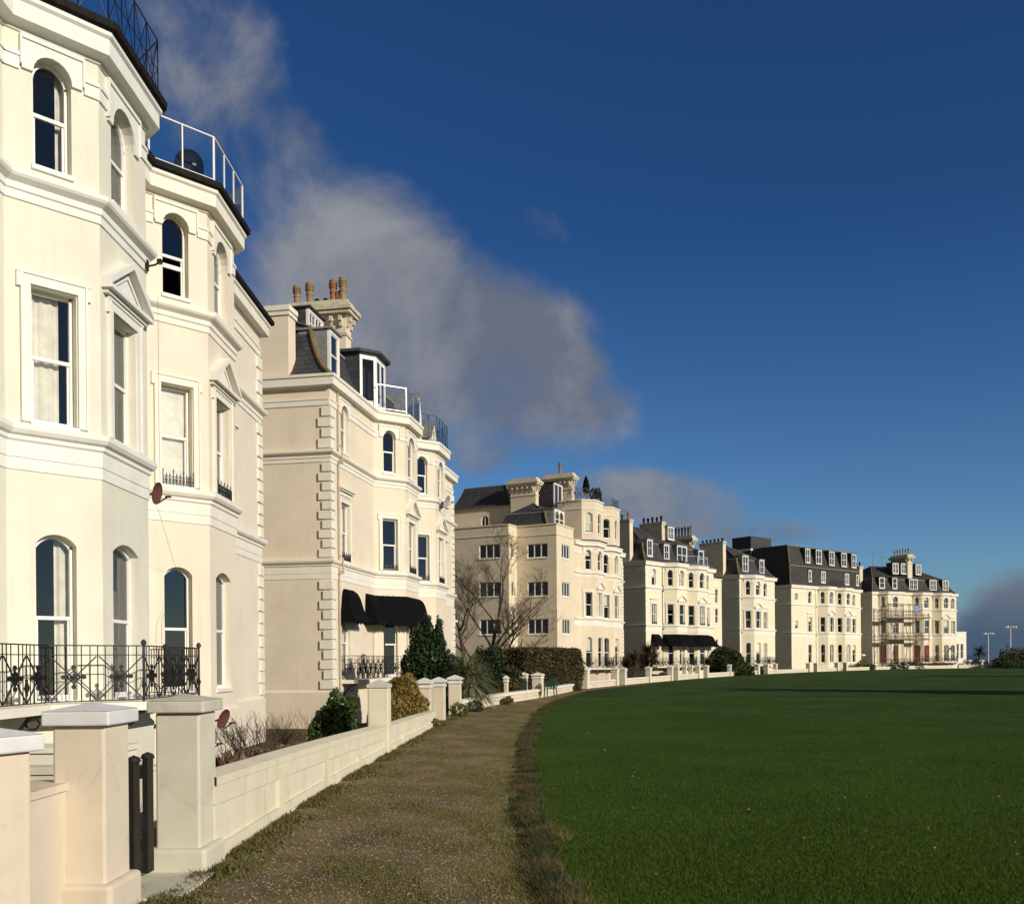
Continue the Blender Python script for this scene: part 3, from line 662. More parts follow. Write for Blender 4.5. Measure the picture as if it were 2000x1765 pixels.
def canopy(root, pts, off, z1, z2, m='fabric_black', name='awning', hip=.45, valance=True):
    """swept awning; pts: wall plan polyline left to right"""
    prof = [(0, 1), (.14, .985), (.32, .90), (.46, .74), (.56, .52), (.66, .32), (.80, .13), (1.0, 0)]
    mb = MB(); rows = []
    L = len(pts)
    for (t, zz) in prof:
        d = off*t; o = offset_path(pts, max(d, .001)); sh = hip*(1-t) 
        o[0] = (o[0][0]+sh, o[0][1]); o[-1] = (o[-1][0]-sh, o[-1][1]); rows.append([(x, y, z2+(z1-z2)*zz) for x, y in o])
    # end pieces run back to the wall
    for k, r in enumerate(rows): r.insert(0, (pts[0][0]-.02+hip*(1-prof[k][0]), pts[0][1], r[0][2])); r.append((pts[-1][0]+.02-hip*(1-prof[k][0]), pts[-1][1], r[-1][2]))
    def sub(r):
        out = []
        for a, b in zip(r[:-1], r[1:]):
            n = max(1, int(math.dist(a, b)/.11))
            for k in range(n): out.append(tuple(a[i]+(b[i]-a[i])*k/n for i in range(3)))
        out.append(r[-1]); return out
    # equal subdivisions using the outermost row
    cnt = [max(1, int(math.dist(a, b)/.12)) for a, b in zip(rows[-1][:-1], rows[-1][1:])]
    R = []
    for r in rows:
        o = []
        for (a, b), n in zip(zip(r[:-1], r[1:]), cnt):
            for k in range(n): o.append(tuple(a[i]+(b[i]-a[i])*k/n for i in range(3)))
        o.append(r[-1]); R.append(o)
    R = [[(p[0], p[1], p[2]+(.014 if j % 2 else 0)) for j, p in enumerate(r)] for r in R]
    for a, b in zip(R[:-1], R[1:]):
        for k in range(len(a)-1): mb.face([b[k], b[k+1], a[k+1], a[k]])
    if valance:
        lo = R[-1]
        for k in range(len(lo)-1):
            p, q = lo[k], lo[k+1]; m1 = ((p[0]+q[0])/2, (p[1]+q[1])/2, p[2]-.17)
            mb.face([(p[0],p[1],p[2]-.08), m1, (q[0],q[1],q[2]-.08), q, p])
    return mb.build(name, m, root)
def downpipe(root, x, y, z0, z1, m='pipe_tan'):
    mb = MB(); mb.tube([(x, y-.07, z0), (x, y-.07, z1)], .03, 7)
    for z in (5.35, 9.5):
        if z0 < z < z1: mb.box(x-.06, x+.06, y-.24, y-.02, z-.33, z-.20); mb.tube([(x, y-.21, z-.3), (x, y-.21, z+.25), (x, y-.07, z+.40)], .03, 6)
    return mb.build('downpipe', m, root)
# ------------------------------------------------------------------ the setting: ground, lawn, path, sea
def flat(name, poly, z, m, kind='structure', sub=0):
    me = mesh_of(name, [(x, y, z) for x, y in poly], [tuple(range(len(poly)))], [m])
    o = bpy.data.objects.new(name, me); COL.objects.link(o); o['kind'] = kind; return o
WALL = [(-2.72,2.0), (-2.68,5.0), (-2.62,7.7), (-2.62,12.0), (-2.42,17.3), (-2.10,25.0), (-1.80,30.3), (-.98,35.5), (1.30,43.6), (4.0,56.0), (7.1,63.8), (10.1,71.0), (13.7,79.0), (16.6,85.5), (19.8,91.5), (25.5,102.5), (31.5,111.5), (38.0,121), (45,130), (54,140), (66,148), (80,152.5), (92,155)]
LAWN_EDGE = [(.55,1.5), (.50,4.5), (.44,6.4), (.36,8.2), (.30,9.9), (.28,12), (.32,14.6), (.42,19), (.55,23), (.95,30), (1.6,36.5), (2.6,43), (4.3,51.5), (6.6,58.5), (9.6,66.5), (12.9,75.0), (16.6,84.5)]
flat('garden_ground', [(-60,-6), (120,-6), (240,190), (-60,230)], -.76, 'garden_soil')
pl = WALL[:14]; flat('path', [(-2.9,-4), (2.6,-4)]+[(x+.75, y) for x, y in LAWN_EDGE]+[(x-.1, y) for x, y in pl[::-1]], 0.0, 'path_earth')
lawn_poly = [(.6,-5)]+LAWN_EDGE+[(x+.05, y-.1) for x, y in WALL[14:]]+[(120,160), (200,160), (200,-5)]
flat('lawn', lawn_poly, .012, 'lawn_turf')
flat('sea', [(-3000,230), (3000,230), (6000,12000), (-6000,12000)], -26, 'sea_water')
me = MB(); me.box(-60, 240, 165, 231, -27, -.5); o = me.build('cliff_top', 'garden_soil'); o['kind'] = 'structure'
HD = 'crescent villas'
# ------------------------------------------------------------------ house 1 and 2 (nearest pair)
S_A = -7.95
r1, P1, F1_, L1_ = villa('town_house', (S_A-.08, 10.0), .5, [('main', 5.0, {}), ('bay',), ('gap', .62)],
    'pale lemon stucco house nearest the camera with a black iron balcony', group=HD, wallm='stucco_lemon', trim='trim_lemon', gutter='gutter_black', right=False, quoin=(False, False),
    curts={(1,'F'): 'L.74', (1,'G'): 'R.40', (1,'S'): 'R.26', (2,'F'): 'L.35,R.40', (2,'G'): 'L.35,R.5', (2,'S'): 'R.6', (0,'F'): 'L.4'})
balcony(r1, P1, 1, 4, 3.6, .35, .82, z=1.05, h=.92)
mb = MB(); rp = offset_path(P1, .22); iron_rail(mb, [(rp[0][0], rp[0][1]), rp[1], rp[2], rp[3], rp[4]], 12.44, 1.15, 'cross'); mb.build('terrace_railing', 'iron_black', r1)
mansard(r1, -.2, 9.7, 1.3, 10.5, name='roof', gable0=True, gable1=True)
r2, P2, F2_, L2_ = villa('town_house', (S_A+.085, 19.66), .5, [('gap', .66), ('bay',), ('main', 5.1, {'mu': 1.5})],
    'pale peach stucco house with a glass roof-terrace balustrade, second from the camera', group=HD, wallm='stucco_peach', trim='trim_peach', gutter='gutter_black', left=False, quoin=(False, True), guards=True,
    curts={(1,'F'): 'B.97', (2,'F'): 'L.4,R.3', (2,'S'): 'R.6', (2,'G'): 'L.5,R.4', (4,'F'): 'L.4'}, skip=((1,'S'),))
rp = offset_path(P2, .20); glass_rail(r2, [rp[0], rp[1], rp[2], rp[3], rp[4]], 12.44, 1.05, spacing=.62)
mansard(r2, .05, 9.86, 1.3, 10.5, name='roof', gable0=True)
for (pr, nm) in (((-7.35, 19.5, 12.4), 'party_wall'),):
    pass
# ------------------------------------------------------------------ house 3
h3 = (-6.66, 35.0)
r3, P3, F3_, L3_ = villa('villa', h3, 10, [('main', 5.1, {'mu': 1.55}), ('bay',), ('gap', 1.1), ('bay',), ('main', 5.0, {})],
    'large cream villa with a tall chimney of clay pots and black swept awnings', group=HD, wallm='stucco_cream', trim='trim_peach', guards=True, quoin=(True, True), rev=.16,
    curts={(0,'F'): 'R.3', (0,'G'): 'L.4,R.3', (0,'S'): 'L.5,R.3', (1,'F'): None, (2,'F'): 'L.5,R.3', (2,'S'): 'L.5', (6,'F'): 'R.6', (6,'S'): 'L.4'})
mansard(r3, 0, L3_, 0, 11.5)
downpipe(r3, .72, 0, -.6, 11.9)
chimney(r3, .03, .70, 1.6, 4.6, 12.3, 14.95, 'stucco_cream', pots=0, corbel=False, capm='trim_peach')
chimney(r3, 7.25, 7.95, 1.95, 4.5, 12.4, 17.35, 'stucco_cream', plist=[(.10, .175, 1.12, 'buff_clay'), (.20, .09, .55, 'terracotta'), (.28, .17, 1.05, 'terracotta'), (.42, .1, .25, 'gutter_black'), (.58, .1, .25, 'gutter_black'), (.72, .18, 1.02, 'buff_clay'), (.96, .17, .92, 'buff_clay')])
Fm = Face((0,0), (L3_,0))
dormer(r3, Fm, 1.65, 12.70, .82, 1.62, 1.3, 'sash', out=-.38)
dormer(r3, Fm, 3.2, 14.85, 1.35, .85, 2.2, 'cross', out=-1.75, side='slate', roofm='slate', n=2)
def bay_dormer(root, pts, z0, z1, back, name='bay_dormer', hat='slate'):
    b = MB(); F = [Face(a, c) for a, c in zip(pts[:-1], pts[1:])]
    for f in F:
        b.box(0, f.L, -.08, 0, z0, z0+.35, f.T); b.box(0, f.L, -.08, 0, z1-.2, z1, f.T); b.box(0, .07, -.085, .003, z0+.35, z1-.2, f.T); b.box(f.L-.07, f.L, -.085, .003, z0+.35, z1-.2, f.T)
    b.cm = 1; a, c = pts[0], pts[-1]; b.box(a[0]-.02, a[0]+.04, a[1], back, z0, z1); b.box(c[0]-.04, c[0]+.02, c[1], back, z0, z1)
    o = offset_path([(pts[0][0], back)]+pts+[(pts[-1][0], back)], .22)
    b.cm = 2; b.prism([(o[0][0], back)]+o[1:-1]+[(o[-1][0], back)], z1+.0, z1+.12)
    b.cm = 3; b.prism([(pts[0][0]+.1, back)]+offset_path(pts, -.5)+[(pts[-1][0]-.1, back)], z0, z1-.05)
    d = b.build(name, ['paint_white', 'slate', hat, 'dark_room'], root)
    for f in F:
        n = 2 if f.L > .9 else 1
        for k in range(n):
            ww = (f.L-.14)/n; x, y, _ = f.T(.07+ww*(k+.5), -.03, z0+.35); hh = z1-z0-.55
            link('window', cached(('dw', round(ww,3), round(hh,3), None, 'plain'), lambda: dorm_win(ww, hh, None, 'plain')), d, (x, y, z0+.35), f.ang)
    return d
bay_dormer(r3, [(4.9,.5), (5.42,-.05), (6.7,-.05), (7.2,.5)], 12.36, 14.75, 2.0)
rp = offset_path(P3, .12); glass_rail(r3, [(P3[1][0]+.1, P3[1][1]-.15), rp[2], rp[3], (P3[4][0], P3[4][1]-.2)], 12.36, 1.1, postm='steel', spacing=1.2)
mb = MB(); iron_rail(mb, [(P3[5][0]-.2, P3[5][1]-.2), rp[6], rp[7], (P3[8][0], P3[8][1]-.2)], 12.36, 1.2, 'cross'); mb.build('terrace_railing', 'iron_black', r3)
def gothic_dormer(root, u, y, z0, w, h, g):
    b = MB(); b.box(u-w/2, u-w/2+.14, y, y+1.6, z0, z0+h); b.box(u+w/2-.14, u+w/2, y, y+1.6, z0, z0+h)
    b.face([(u-w/2-.1, y, z0+h), (u+w/2+.1, y, z0+h), (u, y, z0+h+g)]); b.box(u-w/2+.14, u+w/2-.14, y, y+.1, z0+h-.15, z0+h)
    b.cm = 1; b.face([(u-w/2-.16, y-.05, z0+h-.05), (u, y-.05, z0+h+g+.05), (u, y+1.8, z0+h+g+.05), (u-w/2-.16, y+1.8, z0+h-.05)]); b.face([(u+w/2+.16, y-.05, z0+h-.05), (u+w/2+.16, y+1.8, z0+h-.05), (u, y+1.8, z0+h+g+.05), (u, y-.05, z0+h+g+.05)])
    d = b.build('dormer', ['trim_peach', 'lead_grey'], root); ww = w-.28
    link('window', cached(('dw', ww, h-.15, None, 'cross'), lambda: dorm_win(ww, h-.15, None, 'cross')), d, (u, y+.06, z0), 0); return d
gothic_dormer(r3, 12.3, .0, 12.36, 1.0, 1.5, 1.15)
gothic_dormer(r3, 17.2, .5, 12.6, 1.0, 1.3, .9)
balcony(r3, P3, 1, 4, 4.05, .5, .62, z=1.02, h=.92)
mb = MB(); cols = offset_path(P3, .60)
for p in (cols[2], cols[3], (P3[1][0]-.6, -.60)): mb.tube([(p[0], p[1], 1.05), (p[0], p[1], 3.35)], .03, 6)
vb = mb.build('awning_post', 'iron_black', r3)
canopy(r3, [(.85,0), (2.75,0)], .62, 4.50, 3.32, hip=.52)
canopy(r3, [(3.75,0), P3[1], P3[2], P3[3], P3[4], (9.5,0)], .62, 4.50, 3.32, hip=.22)
def annex(root, s0, s1, y0, y1, z, m, trim, wins=(), side=(), name='annex'):
    b = MB(); Ff = Face((s0,y0), (s1,y0)); ops = [dict(u=u, w=w_, z0=a, z1=c, arch=ar) for (u, w_, a, c, ar, st, cu) in wins]
    wall_face(b, Ff, BASE, z, ops, rev=.12); Fl = Face((s0,y1), (s0,y0)); ops2 = [dict(u=u, w=w_, z0=a, z1=c, arch=ar) for (u, w_, a, c, ar, st, cu) in side]
    wall_face(b, Fl, BASE, z, ops2, rev=.12); wall_face(b, Face((s1,y0), (s1,y1)), BASE, z, []); b.face([(s0,y0,z-.02), (s1,y0,z-.02), (s1,y1,z-.02), (s0,y1,z-.02)])
    a = b.build(name, m, root); mb = MB(); sweep(mb, [(s0,y1), (s0,y0), (s1,y0), (s1,y1)], [(0,z-.95), (.05,z-.93), (.05,z-.86), (0,z-.84)]); sweep(mb, [(s0,y1), (s0,y0), (s1,y0), (s1,y1)], [(0,z-.1), (.07,z-.08), (.07,z+.03), (-.2,z+.04)]); mb.build('coping', trim, a)
    for F, W in ((Ff, wins), (Fl, side)):
        for (u, w_, z0, z1, ar, st, cu) in W: add_window(a, F, u, z0, z1, w_, ar, st, None, trim, cu, rev=.12)
    return a
annex(r3, L3_, L3_+1.5, .7, 5, 5.2, 'stucco_cream', 'trim_peach', wins=((.75, .6, 1.2, 3.4, 'semi', 'sash', None),), name='side_porch')
mb = MB(); sweep(mb, [(L3_+.1,.7), (L3_+1.5,.7), (L3_+1.5,5)], [(0,3.9), (.45,4.0), (.45,4.15), (0,4.2)]); mb.build('porch_hood', 'trim_peach', r3)
# ------------------------------------------------------------------ house 4 (with the modern extension)
h4 = (5.45, 82.6)
r4, P4, F4_, L4_ = villa('villa', h4, 26, [('main', 1.6, {'no': 'GFS'}), ('bay',), ('gap', .3), ('bay',), ('main', 2.7, {'mu': .9})],
    'cream villa with a plain modern side extension behind the bare tree', group=HD, wallm='stucco_buff', left=False, quoin=(False, True), gutter=None, rev=.15)
case = lambda u, w_, k, fl: [(u, w_, a, c, None, 'case%d' % k, None) for (a, c) in fl]
FL = ((3.95,5.25), (7.15,8.4), (10.4,11.6))
annex(r4, -3.75, 0, 0, 12, 13.2, 'stucco_buff', 'stucco_buff', wins=case(2.0, 1.75, 3, FL), side=case(12-1.75, 1.9, 3, FL), name='extension')
annex(r4, -5.3, -3.75, 3.7, 9.3, 13.2, 'stucco_buff', 'stucco_buff', wins=case(.75, .5, 1, FL), side=case(5.6-1.8, 2.0, 3, FL), name='extension')
mansard(r4, -3.5, L4_, .5, 6.6, z0=12.35, hipmat='lead_ochre')
b = MB(); wall_face(b, Face((0,12), (0,6.1)), 12, 15.8, [dict(u=3.3, w=.75, z0=13.2, z1=15.0, arch='semi')], rev=.12); wall_face(b, Face((0,6.1), (9,6.1)), 12, 15.8, []); rw = b.build('rear_wing', 'stucco_buff', r4)
add_window(rw, Face((0,12), (0,6.1)), 3.3, 13.2, 15.0, .75, 'semi', 'case2', None, 'trim_white', None, rev=.12)
mansard(r4, -.25, 9.2, 5.85, 12.2, z0=15.75, prof=[(0,0), (.35,.5), (.7,1.2), (1.0,2.0)], ridge=False)
chimney(r4, -.62, .0, 3.3, 5.75, 12, 17.3, 'stucco_buff', pots=0)
chimney(r4, 4.6, 5.25, 2.0, 4.6, 13, 18.5, 'stucco_buff', pots=1, poth=1.1, potmat=('terracotta',))
Fm4 = Face((0,0), (L4_,0))
dormer(r4, Fm4, -1.0, 13.15, 1.9, 1.5, 2.0, 'sash', 'semi', out=-.85, side='lead_grey', n=2)
dormer(r4, Fm4, 2.9, 15.5, 1.7, 2.2, 3.0, 'plain', None, out=-2.6, side='slate', n=2)
for (i0, cu) in ((1, ('B.9', None)), (5, (None, 'L.4,R.3'))):
    a, c, d, e = P4[i0], P4[i0+1], P4[i0+2], P4[i0+3]; b = MB(); pts = [(a[0]+.15, 2.2), (a[0]+.15, a[1]-.1), c, d, (e[0]-.15, e[1]-.1), (e[0]-.15, 2.2)]; ab = []
    for k, (p, q) in enumerate(zip(pts[:-1], pts[1:])):
        f = Face(p, q); op = [dict(u=f.L/2, w=.78, z0=13.05, z1=14.9, arch='semi' if k == 2 else 'seg')] if k in (1, 2, 3) else []
        wall_face(b, f, 12.3, 16.0, op, rev=.14); ab.append((f, op, k))
    b.face([(x, y, 15.95) for x, y in pts]); bo = b.build('attic_bay', 'stucco_buff', r4); mb = MB()
    sweep(mb, pts, [(0,15.15), (.05,15.17), (.05,15.24), (0,15.26)]); sweep(mb, pts, [(0,15.9), (.08,15.92), (.08,16.03), (-.2,16.04)]); mb.build('coping', 'trim_white', bo)
    mb = MB(); sweep(mb, pts[1:-1], [(.28,12.31), (.34,12.31), (.34,12.40), (0,12.46)]); mb.build('gutter', 'gutter_black', bo)
    for f, op, k in ab:
        for o in op: add_window(bo, f, o['u'], o['z0'], o['z1'], o['w'], o['arch'], 'sash', None, 'trim_white', cu[0] if k == 1 else cu[1], rev=.14)
    mb = MB(); iron_rail(mb, [(pts[0][0]-(1.3 if i0 == 1 else 0), pts[0][1]-1.5), (pts[1][0]+.1, pts[1][1])]+offset_path(pts[1:-1], -.1)[1:3]+[(pts[-2][0]-.1, pts[-2][1])], 16.05, 1.0 if i0 == 1 else .8, 'cast' if i0 == 1 else 'bars'); mb.build('terrace_railing', 'iron_black', bo)
balcony(r4, P4, 1, 8, .2, .6, .8, z=1.02, h=.95)
# ------------------------------------------------------------------ house 5
r5, P5, F5_, L5_ = villa('villa', (14.3, 101.0), 42, [('main', 3.5, {'mu': 1.6}), ('bay',), ('gap', .2), ('bay',), ('main', 2.3, {'mu': .8})],
    'cream villa with one long dark awning, behind the two red-leaved palms', group=HD, wallm='stucco_pale', quoin=(True, False), guards=True, style='sash', rev=.15)
mansard(r5, 0, L5_, 0, 11)
chimney(r5, .03, .65, 2.0, 5.2, 12.3, 16.9, 'stucco_buff', pots=4, poth=.8, potmat=('terracotta',), corbel=False)
chimney(r5, 7.6, 8.3, 2.8, 5.8, 13, 17.5, 'stone_weathered', pots=5, poth=.7, potmat=('gutter_black',), corbel=False)
chimney(r5, 13.7, 14.3, 2.6, 5.6, 12.3, 15.9, 'stucco_buff', pots=7, poth=1.3, potmat=('buff_clay',), corbel=True)
Fm = Face((0,0), (L5_,0))
dormer(r5, Fm, 1.7, 13.0, .85, 1.65, 1.3, 'six', out=-.5); dormer(r5, Fm, 5.0, 12.9, .85, 1.5, 1.3, 'six', out=-.5)
dormer(r5, Fm, 8.9, 15.6, 1.1, 1.35, 2.5, 'six', out=-2.4, n=2); dormer(r5, Fm, 8.2, 12.6, 1.9, 1.9, 1.3, 'sash', out=-.5, n=2); dormer(r5, Fm, 12.2, 12.6, 1.0, 1.7, 1.3, 'sash', out=-.4)
rp = offset_path(P5, .1); glass_rail(r5, [(P5[5][0]-.2, -.3), rp[6], rp[7], (P5[8][0], -.3)], 12.36, 1.0, spacing=1.6)
annex(r5, L5_, L5_+2.6, .4, 8, 11.3, 'stucco_pale', 'trim_white', wins=((1.4, .62, 2.0, 4.1, None, 'sash', None), (1.4, .66, 6.0, 7.8, None, 'sash', None), (1.4, .6, 9.4, 10.3, None, 'sash', None))[:2]+((1.4, .62, 8.4, 10.1, None, 'sash', None),), name='side_wing')
canopy(r5, [(.8,0), (2.6,0)], .9, 4.5, 3.3, hip=.4); canopy(r5, [(2.95,0)]+P5[1:5]+P5[5:9]+[(L5_-.6,0)], 1.1, 4.5, 3.3, hip=.5)
balcony(r5, P5, 1, 8, 2.8, 1.2, .95, z=1.02, h=.95); downpipe(r5, 3.2, 0, -.6, 12, 'gutter_black')
# ------------------------------------------------------------------ house 6
r6, P6, F6_, L6_ = villa('villa', (28.6, 118.8), 47, [('main', .55, {'no': 'GFS'}), ('bay',), ('main', 3.5, {'mu': 1.2})],
    'narrow cream villa with a single bay and a shaded grey side wall', group=HD, wallm='stucco_pale', quoin=(True, False), style='sash', rev=.15)
mansard(r6, 0, L6_, 0, 11)
chimney(r6, .03, .65, 2.4, 6.0, 12.3, 16.7, 'stucco_buff', pots=6, poth=.45, potmat=('gutter_black',), corbel=False)
Fm = Face((0,0), (L6_,0)); dormer(r6, Fm, 2.2, 12.9, 1.1, 1.9, 1.3, 'sash', out=-.5, n=2); dormer(r6, Fm, 6.0, 12.9, .9, 1.6, 1.3, 'six', out=-.5)
balcony(r6, P6, 1, 4, .5, 2.4, .8, z=1.02, h=.95); downpipe(r6, .35, 0, -.6, 12)
# ------------------------------------------------------------------ house 7
r7, P7, F7_, L7_ = villa('villa', (39.9, 135.1), 50, [('main', 3.1, {'no': 'GFS', 'extra': [(1.3, .75, 10.1, 11.1), (1.3, .75, 6.0, 7.2)]}), ('main', 3.6, {'mu': 1.6}), ('bay',), ('gap', .5), ('bay',), ('main', 3.3, {'mu': 1.3})],
    'pale villa under a tall black two-tier slate mansard with five dormers', group=HD, wallm='stucco_pale', quoin=(False, False), style='sash', rev=.15)
mansard(r7, -.2, L7_, 0, 11, prof=[(0,0), (.12,1.2), (.25,2.75), (.27,2.8), (.7,4.2), (1.25,5.8)], ridge=False, m='slate_brown')
Fm = Face((0,0), (L7_,0))
for (u, w_) in ((4.6, 1.0), (7.5, 1.3), (11.0, 1.2), (14.4, 1.3), (17.2, 1.1)): dormer(r7, Fm, u, 15.75, w_, 1.95, 1.4, 'sash', out=-.18, side='slate', n=2)
for (u, w_, n) in ((4.9, .6, 1), (8.4, 1.0, 2), (14.9, 1.0, 2), (17.9, .55, 1)): dormer(r7, Fm, u, 13.0, w_, 1.55, .5, 'cross', out=-.02, side='slate', n=n)
mb = MB(); mb.box(-.02, L7_+.02, .16, .24, 15.06, 15.16); mb.build('roof_flashing', 'lead_grey', r7)
mb = MB(); mb.box(.5, 5.2, 7.2, 10.2, 12.4, 19.2); mb.cm = 1; mb.box(.4, 5.3, 7.1, 10.3, 17.9, 18.2); mb.cm = 0; mb.box(.3, 5.4, 7.0, 10.4, 18.2, 20.0); mb.build('lift_housing', ['slate', 'paint_white'], r7)
mb = MB(); iron_rail(mb, [(8.9,-.7), (13.2,-.7)], 12.4, 1.0, 'bars'); mb.build('terrace_railing', 'iron_black', r7); downpipe(r7, 6.2, 0, -.6, 12)
annex(r7, L7_, L7_+1.6, 1, 5, 3.2, 'stucco_pale', 'trim_white', name='side_porch')
mb = MB(); sweep(mb, [(L7_, .2), (L7_+.3, .2), (L7_+.3, 3)], [(0,2.0), (.5,2.1), (.5,2.3), (0,2.4)]); mb.build('porch_hood', 'trim_white', r7)
# ------------------------------------------------------------------ house 8
h8 = (57.5, 151.0)
r8, P8, F8_, L8_ = villa('villa', h8, 67, [('main', 1.2, {'no': 'GFS'}), ('bay', 3.2), ('main', 1.9, {'no': 'GFS'}), ('bay',), ('gap', .2), ('bay',), ('main', 1.4, {'mu': .55})],
    'farthest cream villa, end of the row, with scaffolding and red boarded windows', group=HD, wallm='stucco_pale', quoin=(True, False), style='sash4', rev=.15)
mansard(r8, 0, L8_, 0, 11, m='slate_brown')
chimney(r8, 9.4, 10.4, 1.8, 5.4, 13, 18.2, 'stucco_buff', pots=6, poth=1.1, potmat=('buff_clay',), corbel=True); chimney(r8, .3, .95, 3.0, 6.4, 12.3, 16.6, 'stucco_buff', pots=5, poth=.7, potmat=('gutter_black',), corbel=False)
Fm = Face((0,0), (L8_,0))
for (u, z, w_, n, ou) in ((2.6, 13.0, .95, 1, -.5), (5.3, 13.0, .8, 1, -.5), (9.3, 12.9, 1.6, 2, -.5), (13.6, 12.9, 1.3, 2, -.5), (16.4, 12.9, 1.1, 2, -.5), (7.0, 15.6, 1.1, 2, -2.0), (8.8, 15.6, 1.1, 2, -2.0), (12.2, 15.6, 1.0, 2, -2.2)):
    dormer(r8, Fm, u, z, w_, 1.6, 1.4, 'cross' if n == 2 else 'sash', out=ou, side='slate_brown', n=n)
for i in (1, 2, 3, 5, 6):
    f = F8_[i]; mb = MB(); mb.box(f.L/2-.42, f.L/2+.42, .01, .05, G0-.15, G1-.05, f.T); bo = mb.build('window_board', 'board_red', r8); bo['label'] = 'red boarded window'
annex(r8, L8_, L8_+2.75, .5, 6.5, 6.0, 'trim_white', 'trim_white', wins=((.75, .65, 1.5, 4.0, None, 'sash', None), (1.75, .65, 1.5, 4.0, None, 'sash', None)), name='side_wing')
balcony(r8, P8, 6, 12, 1.0, .6, .9, z=1.0, h=.95)
# far rooftop blocks behind the row
mb = MB(); mb.box(-1.5, 1.5, 8, 11.5, 8, 19.0); mb.cm = 1; mb.box(-1.6, 1.6, 7.9, 11.6, 19.0, 19.3); mb.build('rear_block', ['slate', 'paint_white'], r8)
# scaffolding on house 8
sc8 = empty('scaffolding', (h8[0], h8[1], 0), pi/2-math.radians(67)); tag(sc8, 'grey steel scaffolding with two plank decks against the farthest villa', 'scaffolding')
mb = MB(); xs = [.9, 2.3, 3.7, 5.1, 6.5, 7.9, 9.3]
for yy in (-1.45, -2.55):
    for x in xs: mb.tube([(x, yy, -.75), (x, yy, 10.4 if x < 8 else 8.9)], .045, 5)
    for z in (1.6, 4.6, 5.2, 5.7, 8.0, 8.6, 9.1, 10.2): mb.tube([(xs[0]-.3, yy, z), (xs[-1]+.3 if z < 9 else 7.2, yy, z)], .04, 5)
for x in xs:
    for z in (4.6, 8.0): mb.tube([(x, -1.2, z), (x, -2.8, z)], .04, 5)
for (a, b_) in ((0, 1), (2, 3), (4, 5)): mb.tube([(xs[a], -2.6, 0), (xs[b_], -2.6, 4.6)], .04, 5); mb.tube([(xs[b_], -2.6, 4.6), (xs[a], -2.6, 8)], .04, 5)
for yy in (-1.2, -1.0): mb.tube([(.9, yy, .2), (.9, yy, 10)], .05, 5)
mb.build('scaffold_tubes', 'scaffold_steel', sc8)
mb = MB()
for z in (4.66, 8.06):
    for k in range(5): mb.box(.7, 9.4, -2.5+k*.22, -2.3+k*.22, z, z+.05)
    mb.box(.7, 9.4, -2.58, -2.54, z, z+.22)
mb.build('plank_deck', 'plank', sc8)
mb = MB(); mb.box(6.15, 7.2, -2.68, -2.63, 8.9, 10.1); o = mb.build('sign_board', 'sign_blue', sc8); mb = MB()
for k, (a, b_) in enumerate(((6.3,6.9), (6.3,7.05), (6.3,6.8))): mb.box(a, b_, -2.70, -2.68, 9.75-k*.3, 9.82-k*.3)
mb.build('white_lines', 'paint_white', o)
# ------------------------------------------------------------------ satellite dishes and small fittings
mat('dish_black', (.02, .018, .017), .6, .2, 6)
def dish(name, loc, rz, r, m, label, arm=True, tilt=.35):
    o = empty(name, loc, rz); tag(o, label, 'satellite dish'); mb = MB(); n = 16
    for k in range(3):
        r0, r1 = r*k/3, r*(k+1)/3; z = lambda q: -.25*r*(1-(q/r)**2)
        for b in range(n):
            a0, a1 = 2*pi*b/n, 2*pi*(b+1)/n; P = []
            for (q, a) in ((r0,a0), (r1,a0), (r1,a1), (r0,a1)): P.append((q*math.cos(a)*.93, -z(q)-0, q*math.sin(a)))
            mb.face(P if k else [P[0], P[1], P[2]])
    mb.tube([(r*math.cos(t*pi/8)*.93, 0, r*math.sin(t*pi/8)) for t in range(17)], .012, 4)
    d = mb.build('reflector', m, o); d.rotation_euler = (tilt, 0, 0)
    mb = MB(); mb.tube([(0, -.02, -r*.9), (0, -r*1.0, -r*.35)], .015, 5); mb.box(-.04, .04, -r*1.0-.06, -r*1.0+.04, -r*.42, -r*.28)
    if arm: mb.tube([(0, .08, 0), (0, .22, -.05), (0, .30, -r*1.1)], .022, 6); mb.box(-.07, .07, .26, .34, -r*1.3, -r*1.0)
    mb.build('arm', 'iron_black', o); return o
dish('satellite_dish', (-6.90, 18.5, 5.0), math.radians(86), .21, 'dish_red', 'round rust-red satellite dish fixed between the two nearest houses', tilt=.2)
dish('satellite_dish', (-5.98, 19.6, .52), math.radians(76), .21, 'dish_red', 'rust-red satellite dish low down behind the grey-green gate pier')
dish('satellite_dish', (-6.05, 19.0, .14), math.radians(70), .2, 'dish_grey', 'pale grey satellite dish low down beside the rust-red one')
dish('satellite_dish', (-7.30, 21.7, 13.05), math.radians(35), .36, 'dish_black', 'large dark satellite dish behind the glass roof-terrace balustrade', tilt=.5)
dish('satellite_dish', (-3.1, 46.4, 9.55), math.radians(70), .26, 'dish_grey', 'small grey satellite dish on the right-hand bay of the chimney-pot villa')
mb = MB(); mb.tube([(-6.84,17.95,9.2), (-6.7,17.98,9.24), (-6.62,17.98,9.3)], .02, 6); mb.box(-6.66, -6.58, 17.94, 18.03, 9.26, 9.34); mb.box(-6.87,-6.83,17.9,18.0,9.12,9.32)
tag(mb.build('security_lamp', 'iron_black'), 'small black bracket lamp on the lemon house beside the pediment', 'lamp')
mb = MB()
for pts in ([(-6.95,18.6,4.8), (-7.30,20.75,3.6), (-7.52,20.35,2.6), (-7.5,20.3,1.6), (-7.5,20.3,.6)], [(-7.0,18.9,9.0), (-7.02,18.95,7.6), (-7.0,18.9,6.4), (-6.95,18.8,5.1)]): mb.tube(pts, .0035, 4)
